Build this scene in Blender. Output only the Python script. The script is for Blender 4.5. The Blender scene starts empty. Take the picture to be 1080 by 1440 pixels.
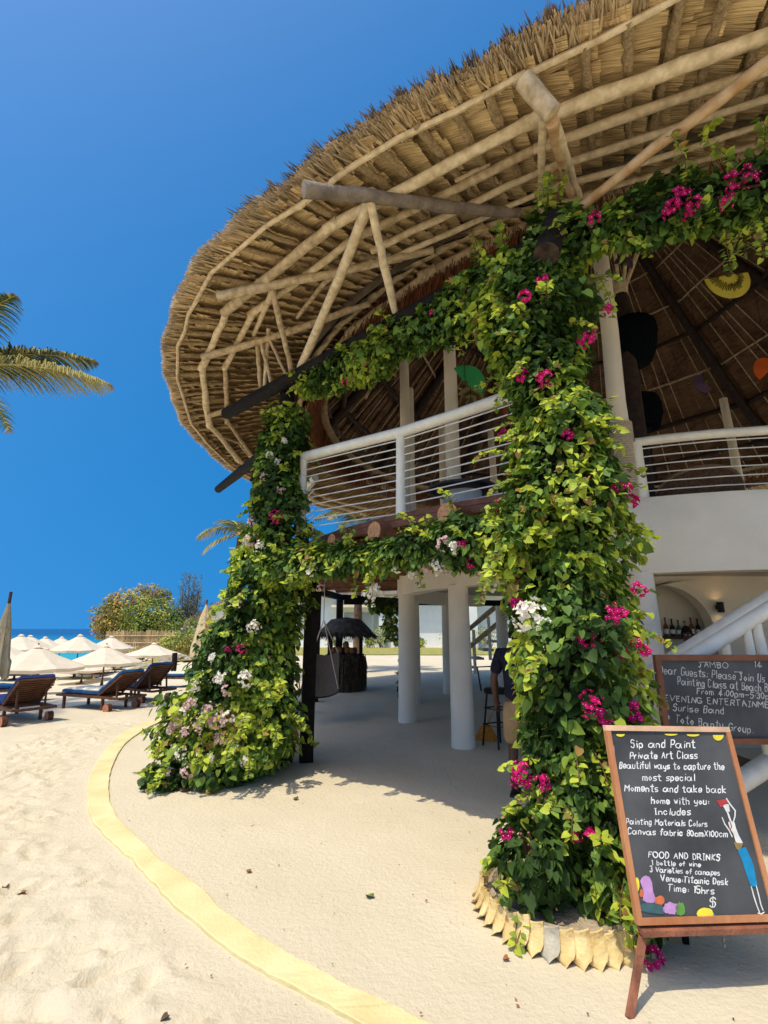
import bpy, bmesh, math, random
import numpy as np
from mathutils import Vector, Matrix, noise

# ------------------------------------------------------------------ camera, sky, sun, exposure
scene = bpy.context.scene
COL = scene.collection
FPX = 680.0
PITCH = math.atan(164.0 / FPX)
CAM = Vector((0, 0, 1.6))
cd = bpy.data.cameras.new('camera')
cam = bpy.data.objects.new('camera', cd); COL.objects.link(cam)
cam.location = CAM
cam.rotation_euler = (math.pi / 2 + PITCH, 0, 0)
cd.sensor_fit = 'HORIZONTAL'; cd.sensor_width = 36.0; cd.lens = 36.0 * FPX / 1080.0
cd.clip_start = 0.05; cd.clip_end = 9000
scene.camera = cam

SUN_EL, SUN_AZ = math.radians(67), math.radians(232)     # azimuth: direction towards the sun in the XY plane
sun_dir = Vector((math.cos(SUN_AZ) * math.cos(SUN_EL), math.sin(SUN_AZ) * math.cos(SUN_EL), math.sin(SUN_EL)))
w = bpy.data.worlds.new('World'); scene.world = w; w.use_nodes = True
nt = w.node_tree; nt.nodes.clear()
sky = nt.nodes.new('ShaderNodeTexSky'); sky.sky_type = 'NISHITA'; sky.sun_disc = False
sky.sun_elevation = SUN_EL
sky.sun_rotation = math.atan2(sun_dir.x, sun_dir.y)
sky.air_density = 1.0; sky.dust_density = 2.2; sky.ozone_density = 4.0; sky.altitude = 0
# clear tropical air: the deep blue reaches nearly down to the sea horizon
tcw = nt.nodes.new('ShaderNodeTexCoord'); sxw = nt.nodes.new('ShaderNodeSeparateXYZ'); cxw = nt.nodes.new('ShaderNodeCombineXYZ')
mrw = nt.nodes.new('ShaderNodeMapRange'); mrw.inputs[1].default_value = -.1; mrw.inputs[2].default_value = 1.0; mrw.inputs[3].default_value = .40; mrw.inputs[4].default_value = 1.0
nt.links.new(tcw.outputs['Generated'], sxw.inputs[0]); nt.links.new(sxw.outputs['X'], cxw.inputs['X']); nt.links.new(sxw.outputs['Y'], cxw.inputs['Y'])
nt.links.new(sxw.outputs['Z'], mrw.inputs[0]); nt.links.new(mrw.outputs[0], cxw.inputs['Z'])
nrm = nt.nodes.new('ShaderNodeVectorMath'); nrm.operation = 'NORMALIZE'; nt.links.new(cxw.outputs[0], nrm.inputs[0])
if 'Vector' in sky.inputs: nt.links.new(nrm.outputs[0], sky.inputs['Vector'])
hs = nt.nodes.new('ShaderNodeHueSaturation'); hs.inputs['Saturation'].default_value = 1.47; hs.inputs['Hue'].default_value = 0.493
bg = nt.nodes.new('ShaderNodeBackground'); bg.inputs['Strength'].default_value = 0.102
wo = nt.nodes.new('ShaderNodeOutputWorld')
nt.links.new(sky.outputs[0], hs.inputs['Color']); nt.links.new(hs.outputs[0], bg.inputs[0]); nt.links.new(bg.outputs[0], wo.inputs[0])
sl = bpy.data.lights.new('sun', 'SUN'); sl.energy = 2.0; sl.angle = math.radians(0.5); sl.color = (1.0, 0.92, 0.74)
so = bpy.data.objects.new('sun', sl); COL.objects.link(so)
so.rotation_euler = sun_dir.to_track_quat('Z', 'Y').to_euler()
scene.view_settings.view_transform = 'Standard'; scene.view_settings.look = 'None'
scene.view_settings.exposure = 0.96; scene.view_settings.gamma = 1.0
scene.cycles.max_bounces = 8; scene.cycles.diffuse_bounces = 5; scene.cycles.glossy_bounces = 2
scene.cycles.use_adaptive_sampling = True
scene.cycles.use_denoising = True

rnd = random.Random(7)
nrg = np.random.default_rng(11)

# ------------------------------------------------------------------ helpers
def ray(u, v):
    x = (u - 540) / FPX; y = (720 - v) / FPX
    c, s = math.cos(PITCH), math.sin(PITCH)
    return Vector((x, c - y * s, s + y * c))
def at(u, v, Y):
    d = ray(u, v); return CAM + d * (Y / d.y)
def gr(u, v, z=0.0):
    d = ray(u, v); return CAM + d * ((z - 1.6) / d.z)
def on_plane(u, v, o, n):
    d = ray(u, v); return CAM + d * ((Vector(o) - CAM).dot(n) / d.dot(n))
def sm(x, a=0.0, b=1.0):
    x = (x - a) / (b - a); x = 0 if x < 0 else 1 if x > 1 else x
    return x * x * (3 - 2 * x)

_mats = {}
def mat(name, col, rough=0.7, var=0.25, vscale=8.0, bump=0.0, bscale=60.0, stretch=(1, 1, 1), trans=0.0, col2=None, spec=0.3, coord='Object', emit=None, metal=0.0, detail=4.0):
    if name in _mats: return _mats[name]
    m = bpy.data.materials.new(name); m.use_nodes = True; _mats[name] = m
    t = m.node_tree; b = t.nodes['Principled BSDF']; o = t.nodes['Material Output']
    b.inputs['Roughness'].default_value = rough; b.inputs['Specular IOR Level'].default_value = spec; b.inputs['Metallic'].default_value = metal
    tc = t.nodes.new('ShaderNodeTexCoord'); mp = t.nodes.new('ShaderNodeMapping'); mp.inputs['Scale'].default_value = stretch
    t.links.new(tc.outputs[coord], mp.inputs['Vector'])
    n = t.nodes.new('ShaderNodeTexNoise'); n.inputs['Scale'].default_value = vscale; n.inputs['Detail'].default_value = detail
    t.links.new(mp.outputs[0], n.inputs['Vector'])
    r = t.nodes.new('ShaderNodeValToRGB')
    r.color_ramp.elements[0].position = 0.3; r.color_ramp.elements[1].position = 0.7
    c1 = tuple(x * (1 - var) for x in col); c2 = col2 or tuple(min(1, x * (1 + var)) for x in col)
    r.color_ramp.elements[0].color = (*c1, 1); r.color_ramp.elements[1].color = (*c2, 1)
    t.links.new(n.outputs['Fac'], r.inputs[0]); t.links.new(r.outputs[0], b.inputs['Base Color'])
    if bump:
        n2 = t.nodes.new('ShaderNodeTexNoise'); n2.inputs['Scale'].default_value = bscale; n2.inputs['Detail'].default_value = 6
        t.links.new(mp.outputs[0], n2.inputs['Vector'])
        bp = t.nodes.new('ShaderNodeBump'); bp.inputs['Strength'].default_value = min(1, bump); bp.inputs['Distance'].default_value = 0.02
        t.links.new(n2.outputs['Fac'], bp.inputs['Height']); t.links.new(bp.outputs[0], b.inputs['Normal'])
    if trans:
        tr = t.nodes.new('ShaderNodeBsdfTranslucent'); t.links.new(r.outputs[0], tr.inputs[0])
        mx = t.nodes.new('ShaderNodeMixShader'); mx.inputs[0].default_value = trans
        t.links.new(b.outputs[0], mx.inputs[1]); t.links.new(tr.outputs[0], mx.inputs[2]); t.links.new(mx.outputs[0], o.inputs[0])
    if emit:
        b.inputs['Emission Color'].default_value = (*emit[0], 1); b.inputs['Emission Strength'].default_value = emit[1]
    return m

class MB:
    def __init__(self): self.v = []; self.f = []; self.m = []
    def add(self, vs, fs, mi=0):
        o = len(self.v); self.v.extend([tuple(p) for p in vs]); self.f.extend([tuple(i + o for i in f) for f in fs]); self.m.extend([mi] * len(fs))
    def box(self, c, s, rz=0.0, mi=0, M=None, taper=1.0):
        M = M or Matrix.Rotation(rz, 3, 'Z'); c = Vector(c); vs = []
        for z in (-.5, .5):
            k = taper if z > 0 else 1
            for x, y in ((-.5, -.5), (.5, -.5), (.5, .5), (-.5, .5)): vs.append(c + M @ Vector((x * s[0] * k, y * s[1] * k, z * s[2])))
        self.add(vs, [(3, 2, 1, 0), (4, 5, 6, 7), (0, 1, 5, 4), (1, 2, 6, 5), (2, 3, 7, 6), (3, 0, 4, 7)], mi)
    def bar(self, p, q, wd, th, up=(0, 0, 1), mi=0):
        p, q = Vector(p), Vector(q); z = (q - p); L = z.length; z.normalize()
        x = Vector(up).cross(z)
        if x.length < 1e-4: x = Vector((1, 0, 0)).cross(z)
        x.normalize(); y = z.cross(x)
        self.box((p + q) / 2, (wd, th, L), M=Matrix((x, y, z)).transposed(), mi=mi)
    def tube(self, pts, rad, n=8, mi=0, cap=True, wob=0.0):
        pts = [Vector(p) for p in pts]
        if not hasattr(rad, '__len__'): rad = [rad] * len(pts)
        vs, fs = [], []; prev = None
        for i, p in enumerate(pts):
            tdir = (pts[min(i + 1, len(pts) - 1)] - pts[max(i - 1, 0)]).normalized()
            if prev is None:
                a = Vector((0, 0, 1)) if abs(tdir.z) < .9 else Vector((1, 0, 0))
                x = a.cross(tdir).normalized()
            else: x = (prev - tdir * prev.dot(tdir)).normalized()
            prev = x; y = tdir.cross(x)
            for k in range(n):
                a = 2 * math.pi * k / n; r = rad[i] * (1 + wob * (rnd.random() - .5))
                vs.append(p + x * math.cos(a) * r + y * math.sin(a) * r)
        for i in range(len(pts) - 1):
            for k in range(n):
                fs.append((i * n + k, i * n + (k + 1) % n, (i + 1) * n + (k + 1) % n, (i + 1) * n + k))
        if cap: fs.append(tuple(range(n - 1, -1, -1))); fs.append(tuple((len(pts) - 1) * n + k for k in range(n)))
        self.add(vs, fs, mi)
    def pole(self, p, q, r0, r1=None, bend=0.02, seg=7, n=8, mi=0, wob=0.12):
        p, q = Vector(p), Vector(q); r1 = r1 or r0 * .85; L = (q - p).length
        d = Vector((rnd.uniform(-1, 1), rnd.uniform(-1, 1), rnd.uniform(-1, 1))) * bend * L
        pts, rr = [], []
        for i in range(seg + 1):
            t = i / seg
            pts.append(p.lerp(q, t) + d * math.sin(math.pi * t) + Vector((rnd.uniform(-1, 1), rnd.uniform(-1, 1), rnd.uniform(-1, 1))) * r0 * .15)
            rr.append((r0 * (1 - t) + r1 * t) * rnd.uniform(.92, 1.1))
        self.tube(pts, rr, n, mi, wob=wob)
    def lathe(self, prof, c=(0, 0, 0), n=24, mi=0, cap=True):
        c = Vector(c); vs = []; fs = []
        for r, z in prof:
            for k in range(n):
                a = 2 * math.pi * k / n; vs.append(c + Vector((r * math.cos(a), r * math.sin(a), z)))
        for i in range(len(prof) - 1):
            for k in range(n): fs.append((i * n + k, i * n + (k + 1) % n, (i + 1) * n + (k + 1) % n, (i + 1) * n + k))
        if cap: fs.append(tuple(range(n - 1, -1, -1))); fs.append(tuple((len(prof) - 1) * n + k for k in range(n)))
        self.add(vs, fs, mi)
    def build(self, name, mats, parent=None, smooth=False, loc=None):
        me = bpy.data.meshes.new(name); me.from_pydata(self.v, [], self.f)
        for mm in (mats if isinstance(mats, (list, tuple)) else [mats]): me.materials.append(mm)
        if any(self.m): me.polygons.foreach_set('material_index', self.m)
        if smooth:
            me.polygons.foreach_set('use_smooth', [True] * len(me.polygons))
            try: me.set_sharp_from_angle(angle=math.radians(50))
            except Exception: pass
        me.update()
        o = bpy.data.objects.new(name, me); COL.objects.link(o)
        if parent is not None: o.parent = parent
        if loc is not None: o.location = loc
        return o

def npmesh(name, V, loops_per_face, idx, mats, mi=None, parent=None, smooth=False, uv=None):
    """V (n,3); idx (f,k) faces of equal size"""
    me = bpy.data.meshes.new(name)
    f, k = idx.shape
    me.vertices.add(len(V)); me.vertices.foreach_set('co', np.ascontiguousarray(V, dtype=np.float32).ravel())
    me.loops.add(f * k); me.loops.foreach_set('vertex_index', np.ascontiguousarray(idx, dtype=np.int32).ravel())
    me.polygons.add(f); me.polygons.foreach_set('loop_start', np.arange(0, f * k, k, dtype=np.int32))
    try: me.polygons.foreach_set('loop_total', np.full(f, k, dtype=np.int32))
    except Exception: pass
    for mm in (mats if isinstance(mats, (list, tuple)) else [mats]): me.materials.append(mm)
    if mi is not None: me.polygons.foreach_set('material_index', np.ascontiguousarray(mi, dtype=np.int32))
    if smooth: me.polygons.foreach_set('use_smooth', np.ones(f, dtype=bool))
    if uv is not None:
        l = me.uv_layers.new(name='UVMap'); l.data.foreach_set('uv', np.ascontiguousarray(uv, dtype=np.float32).ravel())
    me.update(calc_edges=True); me.validate()
    o = bpy.data.objects.new(name, me); COL.objects.link(o)
    if parent is not None: o.parent = parent
    return o

def tag(o, label, cat, group=None):
    o['label'] = label; o['category'] = cat
    if group: o['group'] = group
    return o
def thing(name, label, cat, loc=(0, 0, 0), rz=0.0, group=None):
    o = bpy.data.objects.new(name, None); o.empty_display_size = .2; COL.objects.link(o)
    o.location = loc; o.rotation_euler = (0, 0, rz)
    return tag(o, label, cat, group)
def copy_tree(o, parent=None):
    c = o.copy(); COL.objects.link(c)
    if parent is not None: c.parent = parent
    for ch in list(o.children): copy_tree(ch, c)
    return c
def structure(o): o['kind'] = 'structure'; return o
def unit(a): return a / np.maximum(np.linalg.norm(a, axis=-1, keepdims=True), 1e-9)

# ------------------------------------------------------------------ materials
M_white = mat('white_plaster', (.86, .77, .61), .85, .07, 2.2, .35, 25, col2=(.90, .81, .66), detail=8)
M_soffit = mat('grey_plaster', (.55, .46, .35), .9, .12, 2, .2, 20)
M_whitewood = mat('white_painted_wood', (.87, .79, .64), .5, .08, 10, .3, 30, stretch=(1, 1, .4), col2=(.91, .85, .70))
M_wire = mat('pale_cord', (.75, .72, .64), .6, .1)
M_black = mat('black_stained_log', (.014, .011, .009), .7, .4, 12, .5, 40, spec=.12)
M_blackend = mat('black_log_cut_end', (.055, .036, .025), .85, .6, 14, .5, 40)
M_darkrafter = mat('dark_rafter', (.035, .02, .015), .7, .4, 10, .4, 40)
M_deck = mat('red_brown_timber', (.17, .068, .036), .6, .4, 6, .5, 40, stretch=(1, 1, 1))
M_logend = mat('cut_log_end', (.64, .30, .13), .75, .3, 30, .4, 60)
M_pole = mat('peeled_pole', (.64, .48, .27), .75, .22, 14, .3, 60, col2=(.80, .65, .43))
M_pole2 = mat('weathered_pole', (.47, .34, .19), .8, .3, 14, .35, 60, col2=(.66, .51, .32))
M_pole3 = mat('orange_peeled_pole', (.56, .30, .11), .75, .3, 7, .3, 60, col2=(.68, .50, .29))
M_grey = mat('grey_weathered_pole', (.24, .19, .15), .85, .4, 7, .7, 35)
M_rope = mat('rope', (.62, .52, .38), .9, .2, 60, .8, 120)
M_trunk = mat('bark', (.16, .10, .06), .9, .35, 10, .8, 30)
M_stem = mat('vine_stem', (.17, .09, .05), .85, .4, 12, .4, 40)

def thatch_mat(name, c1, c2, ua=3.0, va=60.0):
    m = bpy.data.materials.new(name); m.use_nodes = True; t = m.node_tree; b = t.nodes['Principled BSDF']
    b.inputs['Roughness'].default_value = .85; b.inputs['Specular IOR Level'].default_value = .15
    uvn = t.nodes.new('ShaderNodeUVMap'); mp = t.nodes.new('ShaderNodeMapping'); mp.inputs['Scale'].default_value = (ua, va, 1)
    t.links.new(uvn.outputs[0], mp.inputs[0])
    n = t.nodes.new('ShaderNodeTexNoise'); n.inputs['Scale'].default_value = 1; n.inputs['Detail'].default_value = 3
    t.links.new(mp.outputs[0], n.inputs[0])
    tc = t.nodes.new('ShaderNodeTexCoord'); n3 = t.nodes.new('ShaderNodeTexNoise'); n3.inputs['Scale'].default_value = 2.5; n3.inputs['Detail'].default_value = 4
    t.links.new(tc.outputs['Object'], n3.inputs[0])
    ad = t.nodes.new('ShaderNodeMath'); ad.operation = 'MULTIPLY_ADD'; ad.inputs[1].default_value = .45
    t.links.new(n3.outputs['Fac'], ad.inputs[0])
    sc = t.nodes.new('ShaderNodeMath'); sc.operation = 'MULTIPLY'; sc.inputs[1].default_value = .6
    t.links.new(n.outputs['Fac'], sc.inputs[0]); t.links.new(sc.outputs[0], ad.inputs[2])
    r = t.nodes.new('ShaderNodeValToRGB'); r.color_ramp.elements[0].position = .38; r.color_ramp.elements[1].position = .62
    r.color_ramp.elements[0].color = (*c1, 1); r.color_ramp.elements[1].color = (*c2, 1)
    t.links.new(ad.outputs[0], r.inputs[0]); t.links.new(r.outputs[0], b.inputs['Base Color'])
    bp = t.nodes.new('ShaderNodeBump'); bp.inputs['Strength'].default_value = .8; bp.inputs['Distance'].default_value = .02
    t.links.new(n.outputs['Fac'], bp.inputs['Height']); t.links.new(bp.outputs[0], b.inputs['Normal'])
    return m
M_thatch = thatch_mat('dry_palm_thatch', (.27, .165, .07), (.86, .645, .34))  # low streak tone darkened to deepen the shade between flaps
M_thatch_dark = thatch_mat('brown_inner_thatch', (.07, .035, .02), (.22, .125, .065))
M_straw = mat('pale_straw', (.56, .43, .26), .85, .4, 4)
M_straw_dark = mat('weathered_straw', (.19, .145, .10), .9, .5, 4)
M_straw_red = mat('red_brown_straw', (.20, .075, .035), .85, .45, 5)
M_topthatch = mat('roof_top_thatch', (.17, .135, .095), .95, .4, 3, 1, 60)

# ------------------------------------------------------------------ ground
def gz(x, y):
    s = -x - .42 * y
    return -(.95 * sm(y, 9.5, 24) + 1.75 * sm(y, 30, 76)) * sm(s, -1.0, 4.0)
kerb_l = [(420, 40), (350, 62), (285, 90), (240, 140), (213, 190), (208, 240), (215, 290), (245, 330), (290, 370), (340, 420), (372, 458), (450, 535), (550, 612), (640, 668), (760, 735), (835, 776)]
kerb_r = [(428, 46), (370, 66), (320, 95), (285, 130), (265, 175), (258, 215), (263, 260), (290, 305), (345, 355), (385, 395), (455, 440), (540, 520), (640, 590), (760, 660), (880, 720), (1000, 776)]
def c2g(p): g = gr(p[0] / 1.6875, 980 + p[1] / 1.6875); return (g.x, g.y)
KL = [c2g(p) for p in kerb_l]; KR = [c2g(p) for p in kerb_r]
# carry the kerb on, out of the picture, at both ends
CX, CY = 5.0, 9.8
for side, lst, dr in ((0, KL, .14), (1, KR, -.14)):
    a0 = math.atan2(lst[0][1] - CY, lst[0][0] - CX); r0 = math.hypot(lst[0][0] - CX, lst[0][1] - CY)
    ext = [(CX + r0 * math.cos(a0 - .09 * k), CY + r0 * math.sin(a0 - .09 * k)) for k in range(6, 0, -1)]
    d = Vector(lst[-1]) - Vector(lst[-3]); d.normalize()
    lst[:0] = ext
    e = Vector(lst[-1])
    for k in range(1, 7):
        d = Matrix.Rotation(math.radians(2.5), 2) @ d; e = e + d * .5; lst.append((e.x, e.y))
KC = [((a[0] + b[0]) / 2, (a[1] + b[1]) / 2) for a, b in zip(KL, KR)]
KCn = np.array(KC)

def axis(a0, a1, d0, d1, step, far):
    mid = list(np.arange(d0, d1, step)); L = []; x = d0; s = step
    while x > a0: s = min(s * 1.22, far); x -= s; L.append(x)
    R = []; x = mid[-1]; s = step
    while x < a1: s = min(s * 1.22, far); x += s; R.append(x)
    return np.array(L[::-1] + mid + R)
gx = axis(-260, 260, -5.2, 3.0, .034, 12); gy = axis(-60, 330, 1.5, 9.0, .034, 12)
GX, GY = np.meshgrid(gx, gy)
def npsm(x, a, b): x = np.clip((x - a) / (b - a), 0, 1); return x * x * (3 - 2 * x)
S = -GX - .42 * GY
GZ = -(.95 * npsm(GY, 9.5, 24) + 1.75 * npsm(GY, 30, 76)) * npsm(S, -1.0, 4.0)
# side of the kerb: radius from centre of a circle fitted by nearest centre-line point
flat = np.stack([GX.ravel(), GY.ravel()], 1)
near = (np.abs(GX) < 7) & (GY > .5) & (GY < 12)
outside = np.zeros(GX.shape)
ni = np.where(near.ravel())[0]
P = flat[ni]; dmin = np.full(len(P), 1e9); sgn = np.zeros(len(P))
for i in range(len(KCn) - 1):
    a, b = KCn[i], KCn[i + 1]; ab = b - a; t = np.clip(((P - a) @ ab) / (ab @ ab), 0, 1)
    q = a + t[:, None] * ab; d = np.hypot(*(P - q).T); cr = ab[0] * (P[:, 1] - a[1]) - ab[1] * (P[:, 0] - a[0])
    u = d < dmin; dmin[u] = d[u]; sgn[u] = np.sign(cr[u])
# kerb runs from far to near: beach side has negative cross product
sd = dmin * -sgn
o_ = outside.ravel(); o_[ni] = npsm(sd, .1, .5); outside = o_.reshape(GX.shape)
far_out = np.where(near, outside, (GX < -3.0).astype(float))
D = np.zeros(GX.shape)
for k, (sx, amp) in enumerate(((1.3, .010), (3.1, .006), (8, .007), (19, .0055), (38, .0035))):
    ph = nrg.uniform(0, 6.28, (6, 3)); acc = np.zeros(GX.shape)
    for j in range(6):
        an = nrg.uniform(0, 3.14); acc += np.sin((GX * math.cos(an) + GY * math.sin(an)) * sx * nrg.uniform(.7, 1.5) + ph[j, 0] + 1.3 * np.sin(GX * sx * .6 + ph[j, 1]) + 1.3 * np.sin(GY * sx * .7 + ph[j, 2]))
    D += amp * acc / 2.4 * (.25 + .75 * far_out)
# footprints in the loose sand
for k in range(1500):
    px, py = nrg.uniform(-5.2, .6), nrg.uniform(1.5, 9)
    an = nrg.uniform(0, 3.14); L, W = nrg.uniform(.05, .14), nrg.uniform(.03, .06)
    i0, i1 = np.searchsorted(gx, (px - .4, px + .4)); j0, j1 = np.searchsorted(gy, (py - .4, py + .4))
    if i1 <= i0 or j1 <= j0: continue
    sub = np.s_[j0:j1, i0:i1]
    dx, dy = GX[sub] - px, GY[sub] - py
    a = (dx * math.cos(an) + dy * math.sin(an)) / L; b = (-dx * math.sin(an) + dy * math.cos(an)) / W
    r2 = a * a + b * b
    D[sub] += (-.028 * np.exp(-r2 * 1.3) + .017 * np.exp(-(np.sqrt(r2) - 1.35) ** 2 * 5)) * outside[sub] * nrg.uniform(.5, 1.1)
dk = np.full(GX.size, 9.0); dk[ni] = dmin; dk = dk.reshape(GX.shape)
D *= npsm(dk, .02, .3)
D -= .018 * np.exp(-(dk / .22) ** 2) * outside
fade = npsm(GY, -2, 1.5) * (1 - npsm(GY, 14, 30)) + .15
GZ = GZ + D * np.clip(fade, 0, 1)
nx, ny = len(gx), len(gy)
ii, jj = np.meshgrid(np.arange(nx - 1), np.arange(ny - 1)); q0 = (jj * nx + ii).ravel()
V = np.stack([GX.ravel(), GY.ravel(), GZ.ravel()], 1)
def sand_mat():
    m = bpy.data.materials.new('coral_sand'); m.use_nodes = True; t = m.node_tree; b = t.nodes['Principled BSDF']
    b.inputs['Roughness'].default_value = .95; b.inputs['Specular IOR Level'].default_value = .1
    tc = t.nodes.new('ShaderNodeTexCoord')
    n1 = t.nodes.new('ShaderNodeTexNoise'); n1.inputs['Scale'].default_value = .9; n1.inputs['Detail'].default_value = 8
    r1 = t.nodes.new('ShaderNodeValToRGB'); r1.color_ramp.elements[0].position = .3; r1.color_ramp.elements[1].position = .7
    r1.color_ramp.elements[0].color = (.60, .515, .365, 1); r1.color_ramp.elements[1].color = (.66, .575, .42, 1)
    t.links.new(tc.outputs['Object'], n1.inputs[0]); t.links.new(n1.outputs['Fac'], r1.inputs[0])
    v = t.nodes.new('ShaderNodeTexVoronoi'); v.inputs['Scale'].default_value = 13; v.inputs['Randomness'].default_value = 1
    t.links.new(tc.outputs['Object'], v.inputs['Vector'])
    rv = t.nodes.new('ShaderNodeValToRGB'); rv.color_ramp.elements[0].position = .035; rv.color_ramp.elements[1].position = .06
    rv.color_ramp.elements[0].color = (.26, .19, .12, 1); rv.color_ramp.elements[1].color = (1, 1, 1, 1)
    t.links.new(v.outputs['Distance'], rv.inputs[0])
    n4 = t.nodes.new('ShaderNodeTexNoise'); n4.inputs['Scale'].default_value = 4; t.links.new(tc.outputs['Object'], n4.inputs[0])
    r4 = t.nodes.new('ShaderNodeValToRGB'); r4.color_ramp.elements[0].position = .52; r4.color_ramp.elements[1].position = .6
    t.links.new(n4.outputs['Fac'], r4.inputs[0])
    mx = t.nodes.new('ShaderNodeMix'); mx.data_type = 'RGBA'; mx.blend_type = 'MULTIPLY'
    t.links.new(r4.outputs[0], mx.inputs['Factor']); t.links.new(r1.outputs[0], mx.inputs['A']); t.links.new(rv.outputs[0], mx.inputs['B'])
    t.links.new(mx.outputs['Result'], b.inputs['Base Color'])
    n2 = t.nodes.new('ShaderNodeTexNoise'); n2.inputs['Scale'].default_value = 28; n2.inputs['Detail'].default_value = 8; n2.inputs['Roughness'].default_value = .65
    t.links.new(tc.outputs['Object'], n2.inputs[0])
    bp = t.nodes.new('ShaderNodeBump'); bp.inputs['Strength'].default_value = .6; bp.inputs['Distance'].default_value = .03
    t.links.new(n2.outputs['Fac'], bp.inputs['Height']); t.links.new(bp.outputs[0], b.inputs['Normal'])
    return m
M_sand = sand_mat()
structure(npmesh('sand_ground', V, 4, np.stack([q0, q0 + 1, q0 + nx + 1, q0 + nx], 1), M_sand, smooth=True))

# kerb strip
def smooth_poly(pts, k=4):
    out = []
    n = len(pts)
    for i in range(n - 1):
        p0, p1, p2, p3 = [Vector(pts[max(0, min(n - 1, j))]) for j in (i - 1, i, i + 1, i + 2)]
        for s in range(k):
            t = s / k
            out.append(.5 * ((2 * p1) + (p2 - p0) * t + (2 * p0 - 5 * p1 + 4 * p2 - p3) * t * t + (3 * p1 - p0 - 3 * p2 + p3) * t ** 3))
    out.append(Vector(pts[-1])); return out
a, b = smooth_poly(KL, 5), smooth_poly(KR, 5)
mb = MB(); vs, fs = [], []
for p, q in zip(a, b):
    j1, j2, hh = rnd.uniform(-.012, .010), rnd.uniform(-.008, .008), .022 + rnd.uniform(-.003, .003)
    zz = gz(p.x, p.y); e = (q - p).normalized()
    p2, q2 = p - e * j1, q + e * j2
    vs += [(*p2, zz - .06), (*(p2 + e * .003), zz + hh - .004), (*(p2 + e * .010), zz + hh), (*(q2 - e * .010), zz + hh), (*(q2 - e * .003), zz + hh - .004), (*q2, zz - .06)]
for i in range(len(a) - 1):
    for k in range(5): fs.append((i * 6 + k, i * 6 + k + 1, i * 6 + k + 7, i * 6 + k + 6))
mb.add(vs, fs)
structure(mb.build('kerb', mat('yellow_painted_concrete', (.68, .575, .275), .88, .10, 3.5, .3, 45, col2=(.74, .645, .35), detail=8), smooth=False))

# sea and lawn
def sea_mat():
    m = bpy.data.materials.new('tropical_sea'); m.use_nodes = True; t = m.node_tree; b = t.nodes['Principled BSDF']
    b.inputs['Roughness'].default_value = .25
    tc = t.nodes.new('ShaderNodeTexCoord'); sx = t.nodes.new('ShaderNodeSeparateXYZ'); t.links.new(tc.outputs['Object'], sx.inputs[0])
    mr = t.nodes.new('ShaderNodeMapRange'); mr.inputs[1].default_value = 20; mr.inputs[2].default_value = 420
    n = t.nodes.new('ShaderNodeTexNoise'); n.inputs['Scale'].default_value = .02; t.links.new(tc.outputs['Object'], n.inputs[0])
    ma = t.nodes.new('ShaderNodeMath'); ma.operation = 'MULTIPLY_ADD'; ma.inputs[1].default_value = 90
    t.links.new(n.outputs['Fac'], ma.inputs[0]); t.links.new(sx.outputs['Y'], ma.inputs[2]); t.links.new(ma.outputs[0], mr.inputs[0])
    r = t.nodes.new('ShaderNodeValToRGB'); e = r.color_ramp.elements
    e[0].position = 0; e[0].color = (.10, .50, .42, 1); e[1].position = 1; e[1].color = (.004, .05, .16, 1)
    k = e.new(.35); k.color = (.02, .34, .36, 1); k = e.new(.6); k.color = (.006, .16, .27, 1)
    t.links.new(mr.outputs[0], r.inputs[0]); t.links.new(r.outputs[0], b.inputs['Base Color'])
    w1 = t.nodes.new('ShaderNodeTexNoise'); w1.inputs['Scale'].default_value = .8; w1.inputs['Detail'].default_value = 5
    t.links.new(tc.outputs['Object'], w1.inputs[0])
    bp = t.nodes.new('ShaderNodeBump'); bp.inputs['Strength'].default_value = .5; bp.inputs['Distance'].default_value = .15
    t.links.new(w1.outputs['Fac'], bp.inputs['Height']); t.links.new(bp.outputs[0], b.inputs['Normal'])
    return m
mb = MB(); mb.add([(-7000, -500, -2.5), (3000, -500, -2.5), (3000, 7000, -2.5), (-7000, 7000, -2.5)], [(0, 1, 2, 3)])
structure(mb.build('sea', sea_mat()))
M_lawn = mat('short_lawn', (.30, .30, .07), .9, .35, 3, .8, 60, col2=(.42, .37, .10))
def lawn(name, x0, x1, y0, y1):
    mb = MB(); nxx = 24; nyy = 16; vs = []; fs = []
    for j in range(nyy + 1):
        for i in range(nxx + 1):
            x = x0 + (x1 - x0) * i / nxx + (rnd.uniform(-.5, .5) if j in (0, nyy) else 0); y = y0 + (y1 - y0) * j / nyy + (rnd.uniform(-.35, .35) if i in (0, nxx) or j in (0, nyy) else 0)
            vs.append((x, y, gz(x, y) + .035))
    for j in range(nyy):
        for i in range(nxx): k = j * (nxx + 1) + i; fs.append((k, k + 1, k + nxx + 2, k + nxx + 1))
    mb.add(vs, fs); return structure(mb.build(name, M_lawn))
lawn("lawn", -7.5, 34, 31, 43)
lawn('lawn', -16.5, -9.6, 26, 38)

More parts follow.
